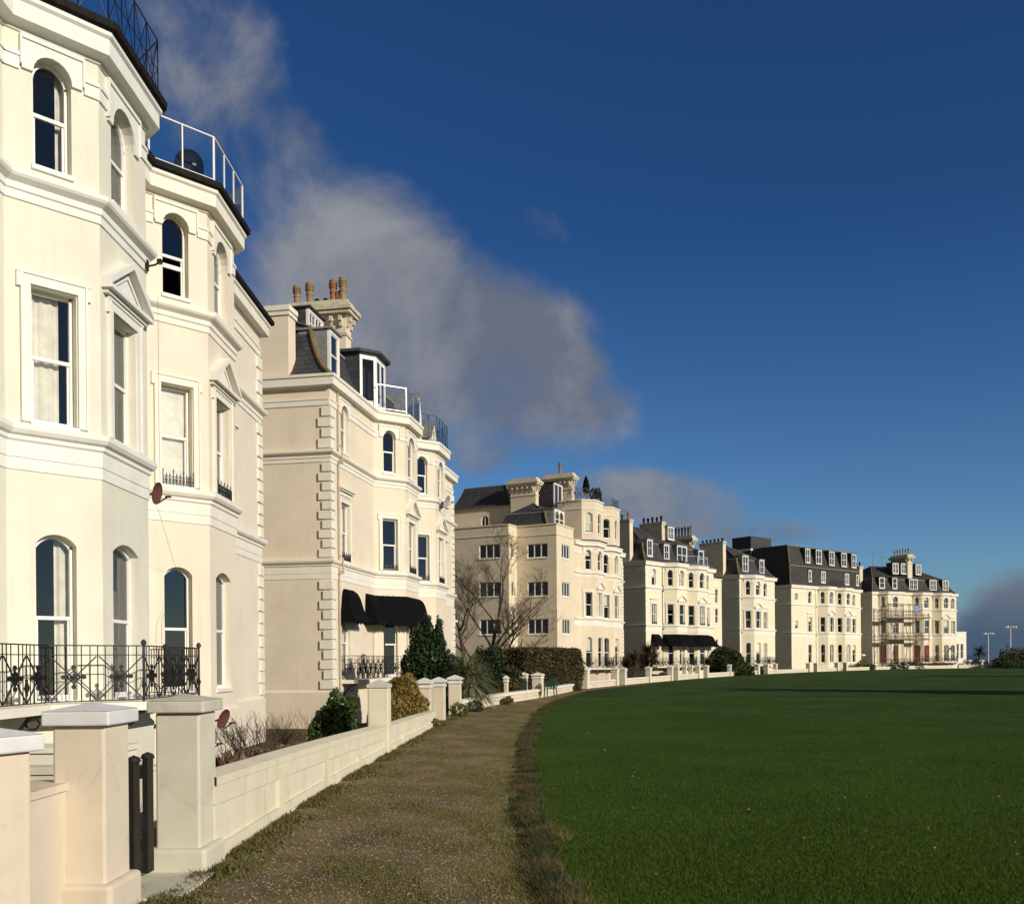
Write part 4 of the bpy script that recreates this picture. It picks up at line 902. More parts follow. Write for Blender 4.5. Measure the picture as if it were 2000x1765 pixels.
tag(mb.build('cable', 'gutter_black'), 'thin loose black cables trailing down the peach house front', 'cable')
# ------------------------------------------------------------------ garden walls and piers
def wp(t):   # point on the wall line at parameter (index.fraction)
    i = min(int(t), len(WALL)-2); f = t-i; return (WALL[i][0]+(WALL[i+1][0]-WALL[i][0])*f, WALL[i][1]+(WALL[i+1][1]-WALL[i][1])*f)
def y2t(y):
    for i in range(len(WALL)-1):
        if WALL[i][1] <= y <= WALL[i+1][1]: return i+(y-WALL[i][1])/(WALL[i+1][1]-WALL[i][1])
def wdir(y): t = y2t(y); a, b = wp(max(0, t-.05)), wp(t+.05); return math.atan2(b[1]-a[1], b[0]-a[0])
def pier(loc, ang, w, d, h, m, capm, label, base=0, cap='flat', group='gate piers along the garden walls', zb=-.76, over=.05):
    o = empty('gate_pier', (loc[0], loc[1], 0), ang); tag(o, label, 'pier', group)
    b = MB(); b.box(-w/2, w/2, -d/2, d/2, zb, h); o1 = b.build('shaft', m, o)
    bv = o1.modifiers.new('bevel', 'BEVEL'); bv.width = .018; bv.segments = 2
    if base: b = MB(); b.box(-w/2-.06, w/2+.06, -d/2-.06, d/2+.06, zb, base); b1 = b.build('base', m, o); v = b1.modifiers.new('bevel', 'BEVEL'); v.width = .03; v.segments = 2
    b = MB(); e = over
    X, Y = w/2+e, d/2+e; t = .095 if cap == 'flat' else .06; pk = .05 if cap == 'flat' else .10
    b.box(-X, X, -Y, Y, h, h+t)
    pts = [(-X,-Y,h+t), (X,-Y,h+t), (X,Y,h+t), (-X,Y,h+t)]; ap = (0,0,h+t+pk)
    for k in range(4): b.face([pts[k], pts[(k+1)%4], ap])
    if cap == 'pyr' and over > .02: b.box(-w/2-.03, w/2+.03, -d/2-.03, d/2+.03, h-.12, h-.06)
    c = b.build('cap', capm, o); v = c.modifiers.new('bevel', 'BEVEL'); v.width = .012; v.segments = 2; v.limit_method = 'ANGLE'
    return o
class Poly:
    def __init__(s, P): s.P = P; s.F = [Face(a, b_) for a, b_ in zip(P[:-1], P[1:])]; s.L = sum(f.L for f in s.F)
    def T(s, u, o, z):
        for f in s.F[:-1]:
            if u <= f.L: return f.T(u, o, z)
            u -= f.L
        return s.F[-1].T(u, o, z)
def gwall(y0, y1, h0, h1, th, m, label, panels=0, copem=None, group='garden walls', x_off=0, cope=.10):
    """a stretch of garden wall between two distances, following the wall line; its front is on the path side"""
    n = max(2, int((y1-y0)/2.5)+1); ys = [y0+(y1-y0)*k/(n-1) for k in range(n)]; P = [wp(y2t(y)) for y in ys]
    P = [(x+x_off, y) for x, y in P]; o = empty('garden_wall', (*P[0], 0)); tag(o, label, 'wall', group); bx, by = P[0]
    Q = [(x-bx, y-by) for x, y in P]; F = offset_path(Q, th/2); B = offset_path(Q, -th/2); b = MB(); H = [h0+(h1-h0)*k/(n-1) for k in range(n)]
    for k in range(n-1):
        b.face([(*F[k],-.76), (*F[k+1],-.76), (*F[k+1],H[k+1]), (*F[k],H[k])]); b.face([(*B[k+1],-.76), (*B[k],-.76), (*B[k],H[k]), (*B[k+1],H[k+1])]); b.face([(*F[k],H[k]), (*F[k+1],H[k+1]), (*B[k+1],H[k+1]), (*B[k],H[k])])
    b.face([(*B[0],-.76), (*F[0],-.76), (*F[0],H[0]), (*B[0],H[0])]); b.face([(*F[-1],-.76), (*B[-1],-.76), (*B[-1],H[-1]), (*F[-1],H[-1])])
    b.build('wall_body', m, o)
    c = MB(); Fo = offset_path(Q, th/2+.05); Bo = offset_path(Q, -th/2-.05)
    for k in range(n-1):
        a, d = H[k], H[k+1]
        c.face([(*Fo[k],a-cope*.2), (*Fo[k+1],d-cope*.2), (*Fo[k+1],d+cope*.6), (*Fo[k],a+cope*.6)]); c.face([(*Fo[k],a+cope*.6), (*Fo[k+1],d+cope*.6), (*Q[k+1],d+cope), (*Q[k],a+cope)]); c.face([(*Q[k],a+cope), (*Q[k+1],d+cope), (*Bo[k+1],d+cope*.6), (*Bo[k],a+cope*.6)]); c.face([(*Bo[k],a+cope*.6), (*Bo[k+1],d+cope*.6), (*Bo[k+1],d-cope*.2), (*Bo[k],a-cope*.2)])
        c.face([(*F[k],a-cope*.21), (*F[k+1],d-cope*.21), (*Fo[k+1],d-cope*.2), (*Fo[k],a-cope*.2)])
    c.build('coping', copem or m, o)
    if panels:   # raised frame round sunken panels on the path side
        p = MB(); Lt = sum(math.dist(a, b_) for a, b_ in zip(F[:-1], F[1:])); f = Poly(F); hh = lambda u: h0+(h1-h0)*u/f.L
        def bar(u0, u1, za0, zb0, za1, zb1, o_=.035):
            A = [f.T(u0,o_,za0), f.T(u1,o_,za1), f.T(u1,o_,zb1), f.T(u0,o_,zb0)]; Bk = [f.T(u0,-.02,za0), f.T(u1,-.02,za1), f.T(u1,-.02,zb1), f.T(u0,-.02,zb0)]
            p.face(A); p.face([A[3],A[2],Bk[2],Bk[3]]); p.face([A[1],A[0],Bk[0],Bk[1]]); p.face([A[2],A[1],Bk[1],Bk[2]]); p.face([A[0],A[3],Bk[3],Bk[0]])
        ns = 12
        for k in range(ns):
            a, d = f.L*k/ns, f.L*(k+1)/ns; bar(a, d, hh(a)-.18, hh(a)-.02, hh(d)-.18, hh(d)-.02); bar(a, d, -.3, .13, -.3, .13)
        for k in range(panels+1): u = f.L*k/panels; a, d = max(0, u-.10), min(f.L, u+.10); bar(a, d, .13, hh(u)-.17, .12, hh(u)-.17, .034)
        p.build('panel_frame', m, o)
    return o
A0 = wdir(8)
pier((-2.93, 5.30), A0-math.radians(24), .30, .30, 1.17, 'render_peach', 'cap_white', 'smooth peach gate pier cut off by the left edge of the photo', cap='flat')
pier((-2.83, 6.37), A0, .40, .34, 1.26, 'render_peach', 'cap_white', 'tall peach pier with a white slab cap, left of the black wooden gate', base=.23, cap='flat')
pier((-2.66, 7.72), A0, .42, .35, 1.27, 'render_grey_green', 'cap_grey', 'cracked grey-green rendered pier, right of the black wooden gate', base=.20, cap='flat')
b = MB(); b.box(-.62, .50, -.13, .13, -.76, .84); b.box(-.62, .58, -.15, .15, .84, .89); o = b.build('garden_wall', 'render_peach'); o.location = (-3.05, 5.75, 0); o.rotation_euler = (0,0,A0); tag(o, 'short low peach wall joining the two nearest peach piers', 'wall')
b = MB(); b.box(-2.4, .3, -.1, .1, -.76, .50); b.box(-2.4, .3, -.13, .13, .50, .58); o = b.build('garden_wall', 'render_grey_green'); o.location = (-4.3, 10.2, 0); o.rotation_euler = (0,0,.05); tag(o, 'plain grey garden wall seen between the two nearest piers', 'wall')
# wooden gate
g = empty('wooden_gate', (-2.83, 6.80, 0), A0); tag(g, 'black wooden picket gate closed between two rendered piers', 'gate')
for k in range(4):
    b = MB(); x = -.27+k*.27; b.box(x-.06, x+.06, -.02, .02, .05, .94); b.lathe([(.058,0), (.045,.03), (.0,.05)], 8, (x, 0, .93)); b.build('picket', 'wood_black', g)
b = MB()
for z in (.22, .78): b.box(-.28, .70, .02, .05, z, z+.10)
b.build('rail', 'wood_black', g)
gwall(7.86, 17.06, .66, .46, .22, 'render_cream', 'cream rendered wall with sunken panels beside the foreground path', panels=4, cope=.09)
pier((-2.42, 17.25), wdir(17.2), .34, .37, 1.20, 'render_cream', 'cap_grey', 'tall cream pier between the laurel shrub and the golden bush', cap='pyr', over=.02)
gwall(17.5, 24.6, .44, .36, .20, 'render_cream', 'low cream panelled wall in front of the golden bush', panels=4, cope=.07)
pier((-2.30, 24.85), wdir(24.8), .34, .34, 1.10, 'render_peach', 'cap_white', 'white-capped pier touching the golden bush, left one of three', cap='pyr')
pier((-2.12, 27.3), wdir(27), .36, .36, 1.08, 'render_peach', 'cap_white', 'white-capped pier in the middle of the three by the golden bush', cap='pyr')
pier((-1.82, 30.1), wdir(30), .38, .38, 1.10, 'render_peach', 'cap_white', 'white-capped pier right of its two neighbours, by the spiky yucca', cap='pyr')
gwall(30.4, 43.0, .34, .32, .24, 'painted_brick', 'low white painted brick wall below the spiky yucca', copem='trim_white', cope=.10)
pier((-.25, 38.6), wdir(38.6), .16, .16, .95, 'render_cream', 'trim_white', 'slim white post standing up from the low brick wall', cap='pyr', over=.03)
pier((1.18, 43.6), wdir(43.5), .45, .45, 1.0, 'render_cream', 'trim_white', 'square cream pier beside the green plastic chair', cap='pyr')
pier((.55, 44.4), wdir(43.5), .3, .3, 1.0, 'render_cream', 'trim_white', 'white-topped pier half hidden behind the one by the plastic chair', cap='pyr')
gwall(43.9, 54.2, .33, .33, .24, 'painted_brick', 'low white brick wall in front of the tall brown hedge', copem='trim_white', cope=.10)
gy = [(54.5, .42), (57.0, .42), (63.2, .45), (65.0, .45), (71.4, .4), (77.2, .42), (79.0, .42), (81.6, .34), (83.7, .34), (86.0, .40), (88.3, .42), (95.6, .36), (105.0, .5), (107.6, .5), (110.2, .4), (120.6, .5), (122.8, .5), (129.0, .5), (131.4, .5)]
desc = ['white pier at the right end of the tall brown hedge', 'second white pier right of the brown hedge, across a gate gap', 'round-topped pier just left of the red-leaved palms, left of its pair', 'round-topped pier just left of the red-leaved palms, right of its pair',
        'white pier under the left end of the long dark awning', 'first of the clustered piers below the awning, at the left', 'second of the clustered piers below the awning', 'slim third pier of the cluster below the awning', 'slim fourth pier of the cluster below the awning', 'fifth pier of the cluster, left of a dark gateway', 'pier right of the dark gateway below the awning',
        'white pier beside the big round clipped bush', 'left pier of the gateway before the narrow villa', 'right pier of the gateway before the narrow villa', 'small third pier before the narrow villa', 'left gateway pier before the black-roofed villa', 'right gateway pier before the black-roofed villa', 'second gateway before the black-roofed villa, left pier', 'second gateway before the black-roofed villa, right pier']
for (y, s), d in zip(gy, desc):
    x, _ = wp(y2t(y)); pier((x, y), wdir(y), s, s, 1.06, 'render_cream', 'trim_white', d, cap='pyr')
wl = [(57.3, 62.9, 'low white wall with railings between hedge and palms'), (65.3, 71.1, 'low white wall in front of the red-leaved palms'), (71.7, 76.9, 'low white wall below the left half of the dark awning'), (79.3, 85.7, 'low white wall under the small pier cluster below the awning'), (88.6, 95.3, 'low white wall beside the big round clipped bush'), (95.9, 104.7, 'low white wall before the shaded side of the narrow villa'),
      (107.9, 120.2, 'long low white wall before the narrow villa'), (123.1, 128.7, 'low white wall before the black-roofed villa'), (131.7, 137.5, 'low white wall right of the black-roofed villa gateway'), (139.3, 141.6, 'short low white wall before the scaffolding')]
for (a, b_, d) in wl: gwall(a, b_, .36, .36, .24, 'painted_brick', d, copem='trim_white', cope=.09)
gwall(144.2, 149.0, .40, .40, .26, 'painted_brick', 'low white wall before the farthest villa', copem='trim_white', cope=.09)
gwall(149.4, 151.6, .45, .45, .26, 'painted_brick', 'low white wall at the far right end of the row', copem='trim_white', cope=.09)
def fence(y0, y1, h, label, off=-.35):
    P = [wp(y2t(y)) for y in (y0, (y0+y1)/2, y1)]; mb = MB(); q = [(x+off, y) for x, y in P]; iron_rail(mb, q, .36, h, 'bars', step=.22)
    tag(mb.build('iron_railing', 'iron_black'), label, 'railing', 'iron garden railings')
fence(57.3, 62.9, .75, 'black iron railings behind the low wall, left of the palms'); fence(65.3, 71.1, .7, 'black iron railings behind the low wall at the palms'); fence(71.7, 76.9, .6, 'black iron railings below the left of the dark awning')
# inner garden wall and steps near the camera
b = MB(); pts = [(-7.0,13.6), (-5.3,14.1), (-4.0,15.2), (-2.8,16.0)]
for p, q in zip(pts[:-1], pts[1:]): f = Face(p, q); b.box(0, f.L, -.1, .1, -.76, .10, f.T); b.box(0, f.L, -.13, .13, .10, .16, f.T)
tag(b.build('garden_wall', 'render_cream'), 'low curved cream wall inside the garden beyond the grey-green pier', 'wall')
b = MB(); b.box(-7.0, -5.0, 12.0, 12.6, -.76, .55); b.box(-7.0, -4.96, 11.96, 12.64, .55, .62); tag(b.build('basement_wall', 'stucco_lemon'), 'pale lemon basement parapet beneath the iron balcony', 'wall')
# plastic chair
ch = empty('garden_chair', (1.72, 42.6, 0), math.radians(-20)); tag(ch, 'dark green plastic garden chair by the low brick wall', 'chair')
b = MB(); b.box(-.22, .22, -.2, .22, .42, .45); b.build('seat', 'plastic_green', ch)
for (x, y) in ((-.21,-.18), (.21,-.18), (-.21,.2), (.21,.2)): b = MB(); b.tube([(x*1.15, y*1.15, 0), (x, y, .43)], .028, 6); b.build('leg', 'plastic_green', ch)
b = MB(); b.tube([(-.22,.22,.45), (-.24,.30,.75), (-.12,.32,.86), (.12,.32,.86), (.24,.30,.75), (.22,.22,.45)], .025, 6)
for x in (-.12, -.04, .04, .12): b.box(x-.025, x+.025, .27, .29, .45, .84)
b.build('backrest', 'plastic_green', ch)
for s_ in (-1, 1): b = MB(); b.tube([(s_*.23,.26,.64), (s_*.27,0,.66), (s_*.25,-.18,.62), (s_*.22,-.18,.44)], .022, 6); b.build('armrest', 'plastic_green', ch)
# terrace items on the roof of house 4, plants and a lamp
def loc4(s, y): a = math.radians(26); return (h4[0]+math.sin(a)*s-math.cos(a)*y, h4[1]+math.cos(a)*s+math.sin(a)*y)
# ------------------------------------------------------------------ lamp posts
def lamp(x, y, h, label):
    o = empty('street_lamp', (x, y, -.5)); tag(o, label, 'lamp post', 'white seafront lamps'); b = MB(); b.tube([(0,0,0), (0,0,h*.5), (0,0,h)], [.09,.07,.055], 8); b.build('pole', 'paint_white', o)
    for k in range(4):
        a = k*pi/2+.5; b = MB(); b.tube([(0,0,h-.25), (math.cos(a)*.4,math.sin(a)*.4,h+.1), (math.cos(a)*.8,math.sin(a)*.8,h-.05)], .04, 5); b.lathe([(.07,.1), (.20,0), (.20,-.12), (.08,-.26)], 8, (math.cos(a)*.85, math.sin(a)*.85, h-.05)); b.build('lamp_head', 'paint_white', o)
lamp(83.5, 166, 6.4, 'left one of two white multi-headed lamp posts by the sea'); lamp(79.0, 150, 7.0, 'right one of two white multi-headed lamp posts by the sea')
# little gazebo-like planters at the end wall
for (x, y, d) in ((72.9, 151.0, 'white pedestal planter by the far garden steps'), (75.2, 151.6, 'white pedestal planter at the very end of the far wall')):
    b = MB(); b.lathe([(.18,-.7), (.18,.9), (.40,1.05), (.42,1.25), (.3,1.32)], 10); o = b.build('planter', 'trim_white'); o.location = (x, y, 0); tag(o, d, 'planter')
# ------------------------------------------------------------------ vegetation
def leaf_cloud(lobes, n, size, seed, flatten=1.0, shell=.35, aspect=1.8, up=0.0, noise=.18):
    """lobes: (x,y,z,rx,ry,rz). leaf-sized quads scattered through ellipsoid volumes, denser outside"""
    r = np.random.default_rng(seed); lob = np.array(lobes, float); vol = lob[:,3]*lob[:,4]*lob[:,5]; pick = r.choice(len(lob), n, p=vol**.7/np.sum(vol**.7)); l = lob[pick]
    d = r.normal(size=(n,3)); d /= np.linalg.norm(d, axis=1)[:,None]; q = 1-shell*r.random(n)**1.5
    # lumpy outline
    ph = r.random((6,3))*6.28; lump = np.zeros(n)
    for k in range(6): lump += np.sin(d@(np.array([np.cos(ph[k,0]), np.sin(ph[k,0]), np.cos(ph[k,1])])*4.5)+ph[k,2]+pick)
    q = q*(1+noise*lump/2.2)
    c = l[:,:3]+d*l[:,3:6]*q[:,None]
    a = r.normal(size=(n,3)); a[:,2] += up; a /= np.linalg.norm(a, axis=1)[:,None]; b = np.cross(a, r.normal(size=(n,3))); b /= np.linalg.norm(b, axis=1)[:,None]
    s = size*(.6+.8*r.random(n))[:,None]; A = a*s*aspect/2; B = b*s/2
    v = np.stack([c-A, c+B*.9, c+A, c-B*.9], 1).reshape(-1,3); return v
def quads(name, v, m, parent=None, k=4):
    n = len(v)//k; me = bpy.data.meshes.new(name); me.vertices.add(len(v)); me.vertices.foreach_set('co', v.astype('f').ravel())
    me.loops.add(n*k); me.loops.foreach_set('vertex_index', np.arange(n*k, dtype='i')); me.polygons.add(n); me.polygons.foreach_set('loop_start', np.arange(0, n*k, k, dtype='i')); 
    me.materials.append(M[m]); me.update(calc_edges=True); me.validate()
    o = bpy.data.objects.new(name, me); COL.objects.link(o); o.parent = parent; return o
def shrub(name, loc, lobes, n, size, m, label, cat='shrub', seed=1, stem=True, group=None, **kw):
    o = empty(name, (*loc, 0)); tag(o, label, cat, group); quads('foliage', leaf_cloud(lobes, n, size, seed, **kw), m, o)
    rr = random.Random(seed); b = MB()
    for l in lobes[:14]:
        for k in range(3): b.tube([(rr.uniform(-.1,.1), rr.uniform(-.1,.1), -.75), (l[0]*.5+rr.uniform(-.1,.1), l[1]*.5, l[2]*.3-.2), (l[0]+rr.uniform(-.4,.4)*l[3], l[1]+rr.uniform(-.4,.4)*l[4], l[2]+rr.uniform(-.2,.5)*l[5])], [.035,.02,.006], 4)
    b.build('stem', 'bark', o); return o
def twigs(name, loc, n, h, spread, m, label, cat='shrub', seed=1, r=.008, z0=-.76, gen=3):
    rr = random.Random(seed); o = empty(name, (*loc, 0)); tag(o, label, cat); b = MB()
    def grow(p, d, l, rad, g):
        q = p+d*l; mid = p+d*l*.5+Vector((rr.uniform(-1,1), rr.uniform(-1,1), rr.uniform(-1,1)))*l*.07
        b.tube([p, mid, q], [rad, rad*.85, rad*.65], 4, cap=False)
        if g > 0:
            for k in range(rr.choice((2,3))): nd_ = (d+Vector((rr.uniform(-.7,.7), rr.uniform(-.7,.7), rr.uniform(-.15,.5)))).normalized(); grow(q if k < 2 else mid, nd_, l*rr.uniform(.55,.8), rad*.62, g-1)
    for k in range(n):
        a = rr.uniform(0, 2*pi); s = rr.uniform(0, spread); d = Vector((math.cos(a)*.45, math.sin(a)*.45, 1)).normalized(); grow(Vector((math.cos(a)*s*.6, math.sin(a)*s*.6, z0)), d, h*.42, r, gen)
    b.build('branches', m, o); return o
# laurel left of the tall cream pier
shrub('laurel_shrub', (-3.42, 18.4), [(0,0,.45,.36,.5,.62), (-.20,-.1,.1,.34,.45,.6), (.15,.1,.65,.25,.35,.40), (.05,0,-.35,.5,.5,.5)], 17000, .045, 'leaf_laurel', 'glossy dark green laurel left of the tall cream pier', seed=3, shell=.4)
shrub('golden_shrub', (-2.66, 22.6), [(0,0,.74,.48,.78,.66), (0,.9,.62,.50,.78,.62), (-.15,-.6,.45,.38,.6,.5), (0,.2,.0,.55,1.1,.6), (.1,1.5,.3,.35,.5,.45)], 26000, .034, 'leaf_gold', 'twiggy golden brown bush above the low panelled wall', seed=4, aspect=3.8, shell=.5, noise=.14)
shrub('evergreen_tree', (-3.05, 34.3), [(0,0,1.35,.85,.9,1.0), (0,0,.2,1.0,1.0,.9), (-.2,0,2.3,.42,.5,.75), (.32,0,2.25,.38,.4,.7), (0,0,3.0,.16,.2,.45), (.42,0,2.9,.13,.15,.42), (-.55,0,1.4,.4,.5,.8), (.65,0,1.2,.45,.5,.8)], 20000, .075, 'leaf_conifer', 'tall dark evergreen with two pointed tips beside the black awnings', 'tree', seed=5, shell=.55, noise=.16)
shrub('evergreen_shrub', (-1.0, 43.5), [(0,0,1.0,.95,.8,1.1), (.7,0,.5,.75,.7,.9), (-.7,0,.6,.8,.7,1.0), (.2,0,1.9,.5,.5,.5), (-.4,0,1.7,.5,.5,.55), (0,0,-.2,1.3,.9,.7)], 18000, .085, 'leaf_dark', 'dark rounded evergreen between the yucca and the brown hedge', seed=6, shell=.5)
shrub('evergreen_shrub', (-2.75, 36.8), [(0,0,.2,.65,.7,.85), (.5,.3,0,.5,.6,.7), (-.4,.2,.6,.5,.5,.6)], 6000, .09, 'leaf_dark', 'low dark green bush behind the spiky yucca', seed=16, shell=.5)
# hedge
def hedge():
    r = np.random.default_rng(9); o = empty('hedge', (0,0,0)); tag(o, 'tall square-cut brown hedge behind the low white brick wall', 'hedge'); P = [(.2,47.5), (2.0,50.5), (3.6,55.2)]; vs = []; h = 2.25; n = 52000
    L = [math.dist(P[0],P[1]), math.dist(P[1],P[2])]; t = r.random(n)*sum(L); seg = (t > L[0]).astype(int); f = np.where(seg == 0, t/L[0], (t-L[0])/L[1]); en = r.random(n) < .10; seg[en] = 0; f[en] = -.03+.04*r.random(en.sum()); Pa = np.array(P)
    c = Pa[seg]*(1-f)[:,None]+Pa[seg+1]*f[:,None]; side = r.choice(3, n, p=[.6,.12,.28]); off = np.where(side == 0, .55, np.where(side == 1, -.55, r.uniform(-.55,.55,n))); off[en] = r.uniform(-.55,.55,en.sum()); side[en] = 0; z = np.where(side == 2, h, r.uniform(-.6,h,n))
    d = (Pa[seg+1]-Pa[seg])/np.linalg.norm(Pa[seg+1]-Pa[seg],axis=1)[:,None]; nn = np.stack([d[:,1],-d[:,0]],1); lump = .10*np.sin(t*2.1)+.07*np.sin(z*3+t*1.3)+.06*r.normal(size=n)
    c = c+nn*(off+np.sign(off)*lump)[:,None]; c3 = np.column_stack([c, z+np.where(side == 2, .05*r.normal(size=n)+.03*np.sin(t*3), 0)])
    a = r.normal(size=(n,3)); a /= np.linalg.norm(a,axis=1)[:,None]; b = np.cross(a, r.normal(size=(n,3))); b /= np.linalg.norm(b,axis=1)[:,None]; s = .055*(.6+.8*r.random(n))[:,None]
    quads('foliage', np.stack([c3-a*s, c3+b*s*.6, c3+a*s, c3-b*s*.6],1).reshape(-1,3), 'leaf_hedge', o)
    m = MB()
    for p, q in zip(P[:-1], P[1:]): ff = Face(p, q); m.box(.25, ff.L-.2, -.40, .40, -.7, h-.15, ff.T)
    m.build('inner_branches', 'twig_brown', o)
hedge()
# yucca / cordyline: strap leaves from a point
def spiky(name, loc, z, n, l, m, label, cat='plant', seed=1, droop=.7, w=.045, trunk=None, heads=((0,0,0),), group=None):
    r = np.random.default_rng(seed); o = empty(name, (*loc, 0)); tag(o, label, cat, group); V = []
    for (hx, hy, hz) in heads:
        a = r.random(n)*2*pi; e = np.arcsin(r.uniform(-.55,.98,n)); L = l*(.7+.5*r.random(n)); base = np.array([hx,hy,z+hz]); prev = None; K = 5
        d = np.stack([np.cos(a)*np.cos(e), np.sin(a)*np.cos(e), np.sin(e)],1); sd_ = np.stack([-np.sin(a), np.cos(a), np.zeros(n)],1); p = np.tile(base,(n,1)); pw = w*.8
        for k in range(K):
            d2 = d.copy(); d2[:,2] -= droop*(k/K)**1.3; d2 /= np.linalg.norm(d2,axis=1)[:,None]; q = p+d2*(L/K)[:,None]; qw = w*(1-((k+1)/K)**1.8)+.002
            V.append(np.stack([p-sd_*pw/2, p+sd_*pw/2, q+sd_*qw/2, q-sd_*qw/2],1).reshape(-1,3)); p = q; pw = qw
    quads('foliage', np.concatenate(V), m, o)
    b = MB()
    for (hx, hy, hz) in heads: b.tube([(0,0,-.76), (hx*.4,hy*.4,(z+hz)*.4), (hx,hy,z+hz)], [.16,.12,.12], 7)
    b.build('trunk', 'bark', o); return o
spiky('yucca', (-1.38, 33.2), .75, 800, 1.15, 'leaf_yucca', 'large spiky yucca with long arching leaves above the white brick wall', seed=11, droop=1.0, heads=((0,0,0), (-.25,.1,.35)))
pg = 'cordyline palms'
spiky('cordyline_palm', (9.8, 76.5), 1.7, 260, 1.1, 'leaf_palm', 'left-hand reddish cordyline palm before the villa with the long awning', 'palm', 12, .5, .08, heads=((0,0,0), (-.5,0,-.5)), group=pg)
spiky('cordyline_palm', (11.2, 78.2), 2.3, 320, 1.2, 'leaf_palm', 'right-hand taller reddish cordyline palm before the villa with the long awning', 'palm', 13, .5, .08, heads=((0,0,0), (.45,0,-.5), (-.3,0,-1.0)), group=pg)
spiky('cordyline_palm', (19.3, 93.6), 1.3, 200, 1.0, 'leaf_dark', 'small dark palm left of the big round clipped bush', 'palm', 14, .6, .09, group=pg)
shrub('round_bush', (22.3, 98.5), [(0,0,.9,1.9,1.9,2.1), (1.0,0,.2,1.7,1.7,1.6), (-.4,0,0,1.5,1.5,1.5)], 15000, .15, 'leaf_round', 'big round clipped green bush beside the long-awning villa', 'bush', seed=15, shell=.25, noise=.05)
shrub('heather_bush', (-3.05, 10.1), [(0,0,.40,.20,.34,.30), (.0,.5,.34,.18,.30,.28), (0,.2,0,.2,.4,.4)], 4200, .030, 'leaf_heather', 'low rust-brown heather bush behind the cream panelled wall', seed=17, aspect=4.5, up=2.5, shell=.6)
shrub('low_bush', (-4.0, 17.6), [(0,0,-.15,.55,.5,.30), (-.6,0,-.2,.4,.4,.28)], 3200, .035, 'leaf_heather', 'low mound of brown dead stems left of the laurel', seed=18, aspect=3.5, shell=.6)
twigs('bare_shrub', (-4.95, 18.2), 26, 1.25, .8, 'twig_brown', 'leafless twiggy shrub against the tan side wall', seed=21, r=.013, z0=-.6)
twigs('bare_shrub', (-4.6, 20.2), 16, 1.25, .5, 'twig_yellow', 'thin pale bare shrub left of the laurel', seed=22, r=.011, z0=-.6)
twigs('bare_shrub', (-3.3, 7.4), 5, .9, .2, 'twig_brown', 'bare twigs showing through the black wooden gate', seed=23, r=.007, z0=-.4)
twigs('bare_shrub', (3.0, 62.0), 18, 2.6, 1.2, 'twig_brown', 'bare twigs rising above the brown hedge', seed=24, r=.02, z0=-.3)
twigs('bare_shrub', (.2, 60.0), 20, 2.6, 1.4, 'twig_yellow', 'pale bare thicket between the tree and the hedge', seed=25, r=.018, z0=-.3)
shrub('rusty_shrub', (-.2, 42.6), [(0,0,.25,.45,.3,.55), (-.3,0,0,.3,.3,.4)], 1800, .06, 'leaf_rust', 'reddish shrub behind the white brick wall at the hedge', seed=26)
for i, (x, y, s, d) in enumerate(((-2.03, 24.0, .16, 'small green plant at the foot of the low panelled wall'), (-1.62, 29.0, .30, 'low green plant at the foot of the three piers'), (-1.28, 31.6, .30, 'rounded grey-green clump at the foot of the brick wall'), (-.2, 36.8, .22, 'small green plant against the white brick wall'))):
    shrub('wall_plant', (x, y), [(0,0,.12*s/.2,s,s,s*.8)], 900, .04, 'leaf_weed' if i != 2 else 'leaf_dark', d, 'plant', seed=30+i)
for i, (x, y, rx, rz, m_, d) in enumerate(((12.2, 80.5, 1.6, .5, 'leaf_dark', 'low dark shrubs behind the wall below the awning'), (3.0, 62.3, 1.4, .5, 'leaf_weed', 'green shrub below the balcony, right of the hedge'), (30.0, 115.5, .8, .7, 'leaf_round', 'small green bush under the narrow villa balcony'), (52.5, 141.5, 1.7, 1.3, 'leaf_weed', 'pale green bush left of the scaffolded villa'), (60.5, 146.2, 2.6, 1.5, 'leaf_round', 'wide green hedge in front of the scaffolding'), (67.5, 150.2, 2.0, .9, 'leaf_rust', 'brown shrubs under the far balcony'),
        (76.8, 160, 3.2, 1.9, 'leaf_dark', 'dark shrubs behind the end of the far wall'))):
    shrub('garden_bush', (x, y), [(0,0,0,rx,rx*.7,rz), (rx*.6,0,-.1,rx*.6,rx*.6,rz*.8), (-rx*.6,0,-.1,rx*.6,rx*.6,rz*.7)], 3600, .13, m_, d, 'bush', seed=40+i)
# seafront thicket at the far right
for i, (x, y, rx, rz, m_, d) in enumerate(((78.0, 147.5, 3.0, 2.2, 'leaf_dark', 'dark scrub at the right end of the far wall'), (80.5, 150, 3.6, 3.0, 'leaf_hedge', 'brownish scrub below the right lamp post'), (82.5, 149, 4.6, 3.4, 'leaf_rust', 'reddish scrub at the right edge of the photo'), (86, 146, 5.5, 3.0, 'leaf_dark', 'dark scrub leaving the photo at the right'), (79.5, 142, 5.5, 1.5, 'leaf_conifer', 'low black-green scrub in front of the lamp posts'))):
    shrub('scrub', (x, y), [(0,0,0,rx,rx*.6,rz), (rx*.5,0,-.2,rx*.6,rx*.6,rz*.8), (-rx*.5,0,-.2,rx*.6,rx*.6,rz*.75)], 6500, .2, m_, d, 'scrub', seed=60+i, noise=.25)
spiky('cordyline_palm', (80.5, 163), 2.6, 160, 1.9, 'leaf_dark', 'dark palm beside the left white lamp post', 'palm', 70, .8, .16, group=pg)
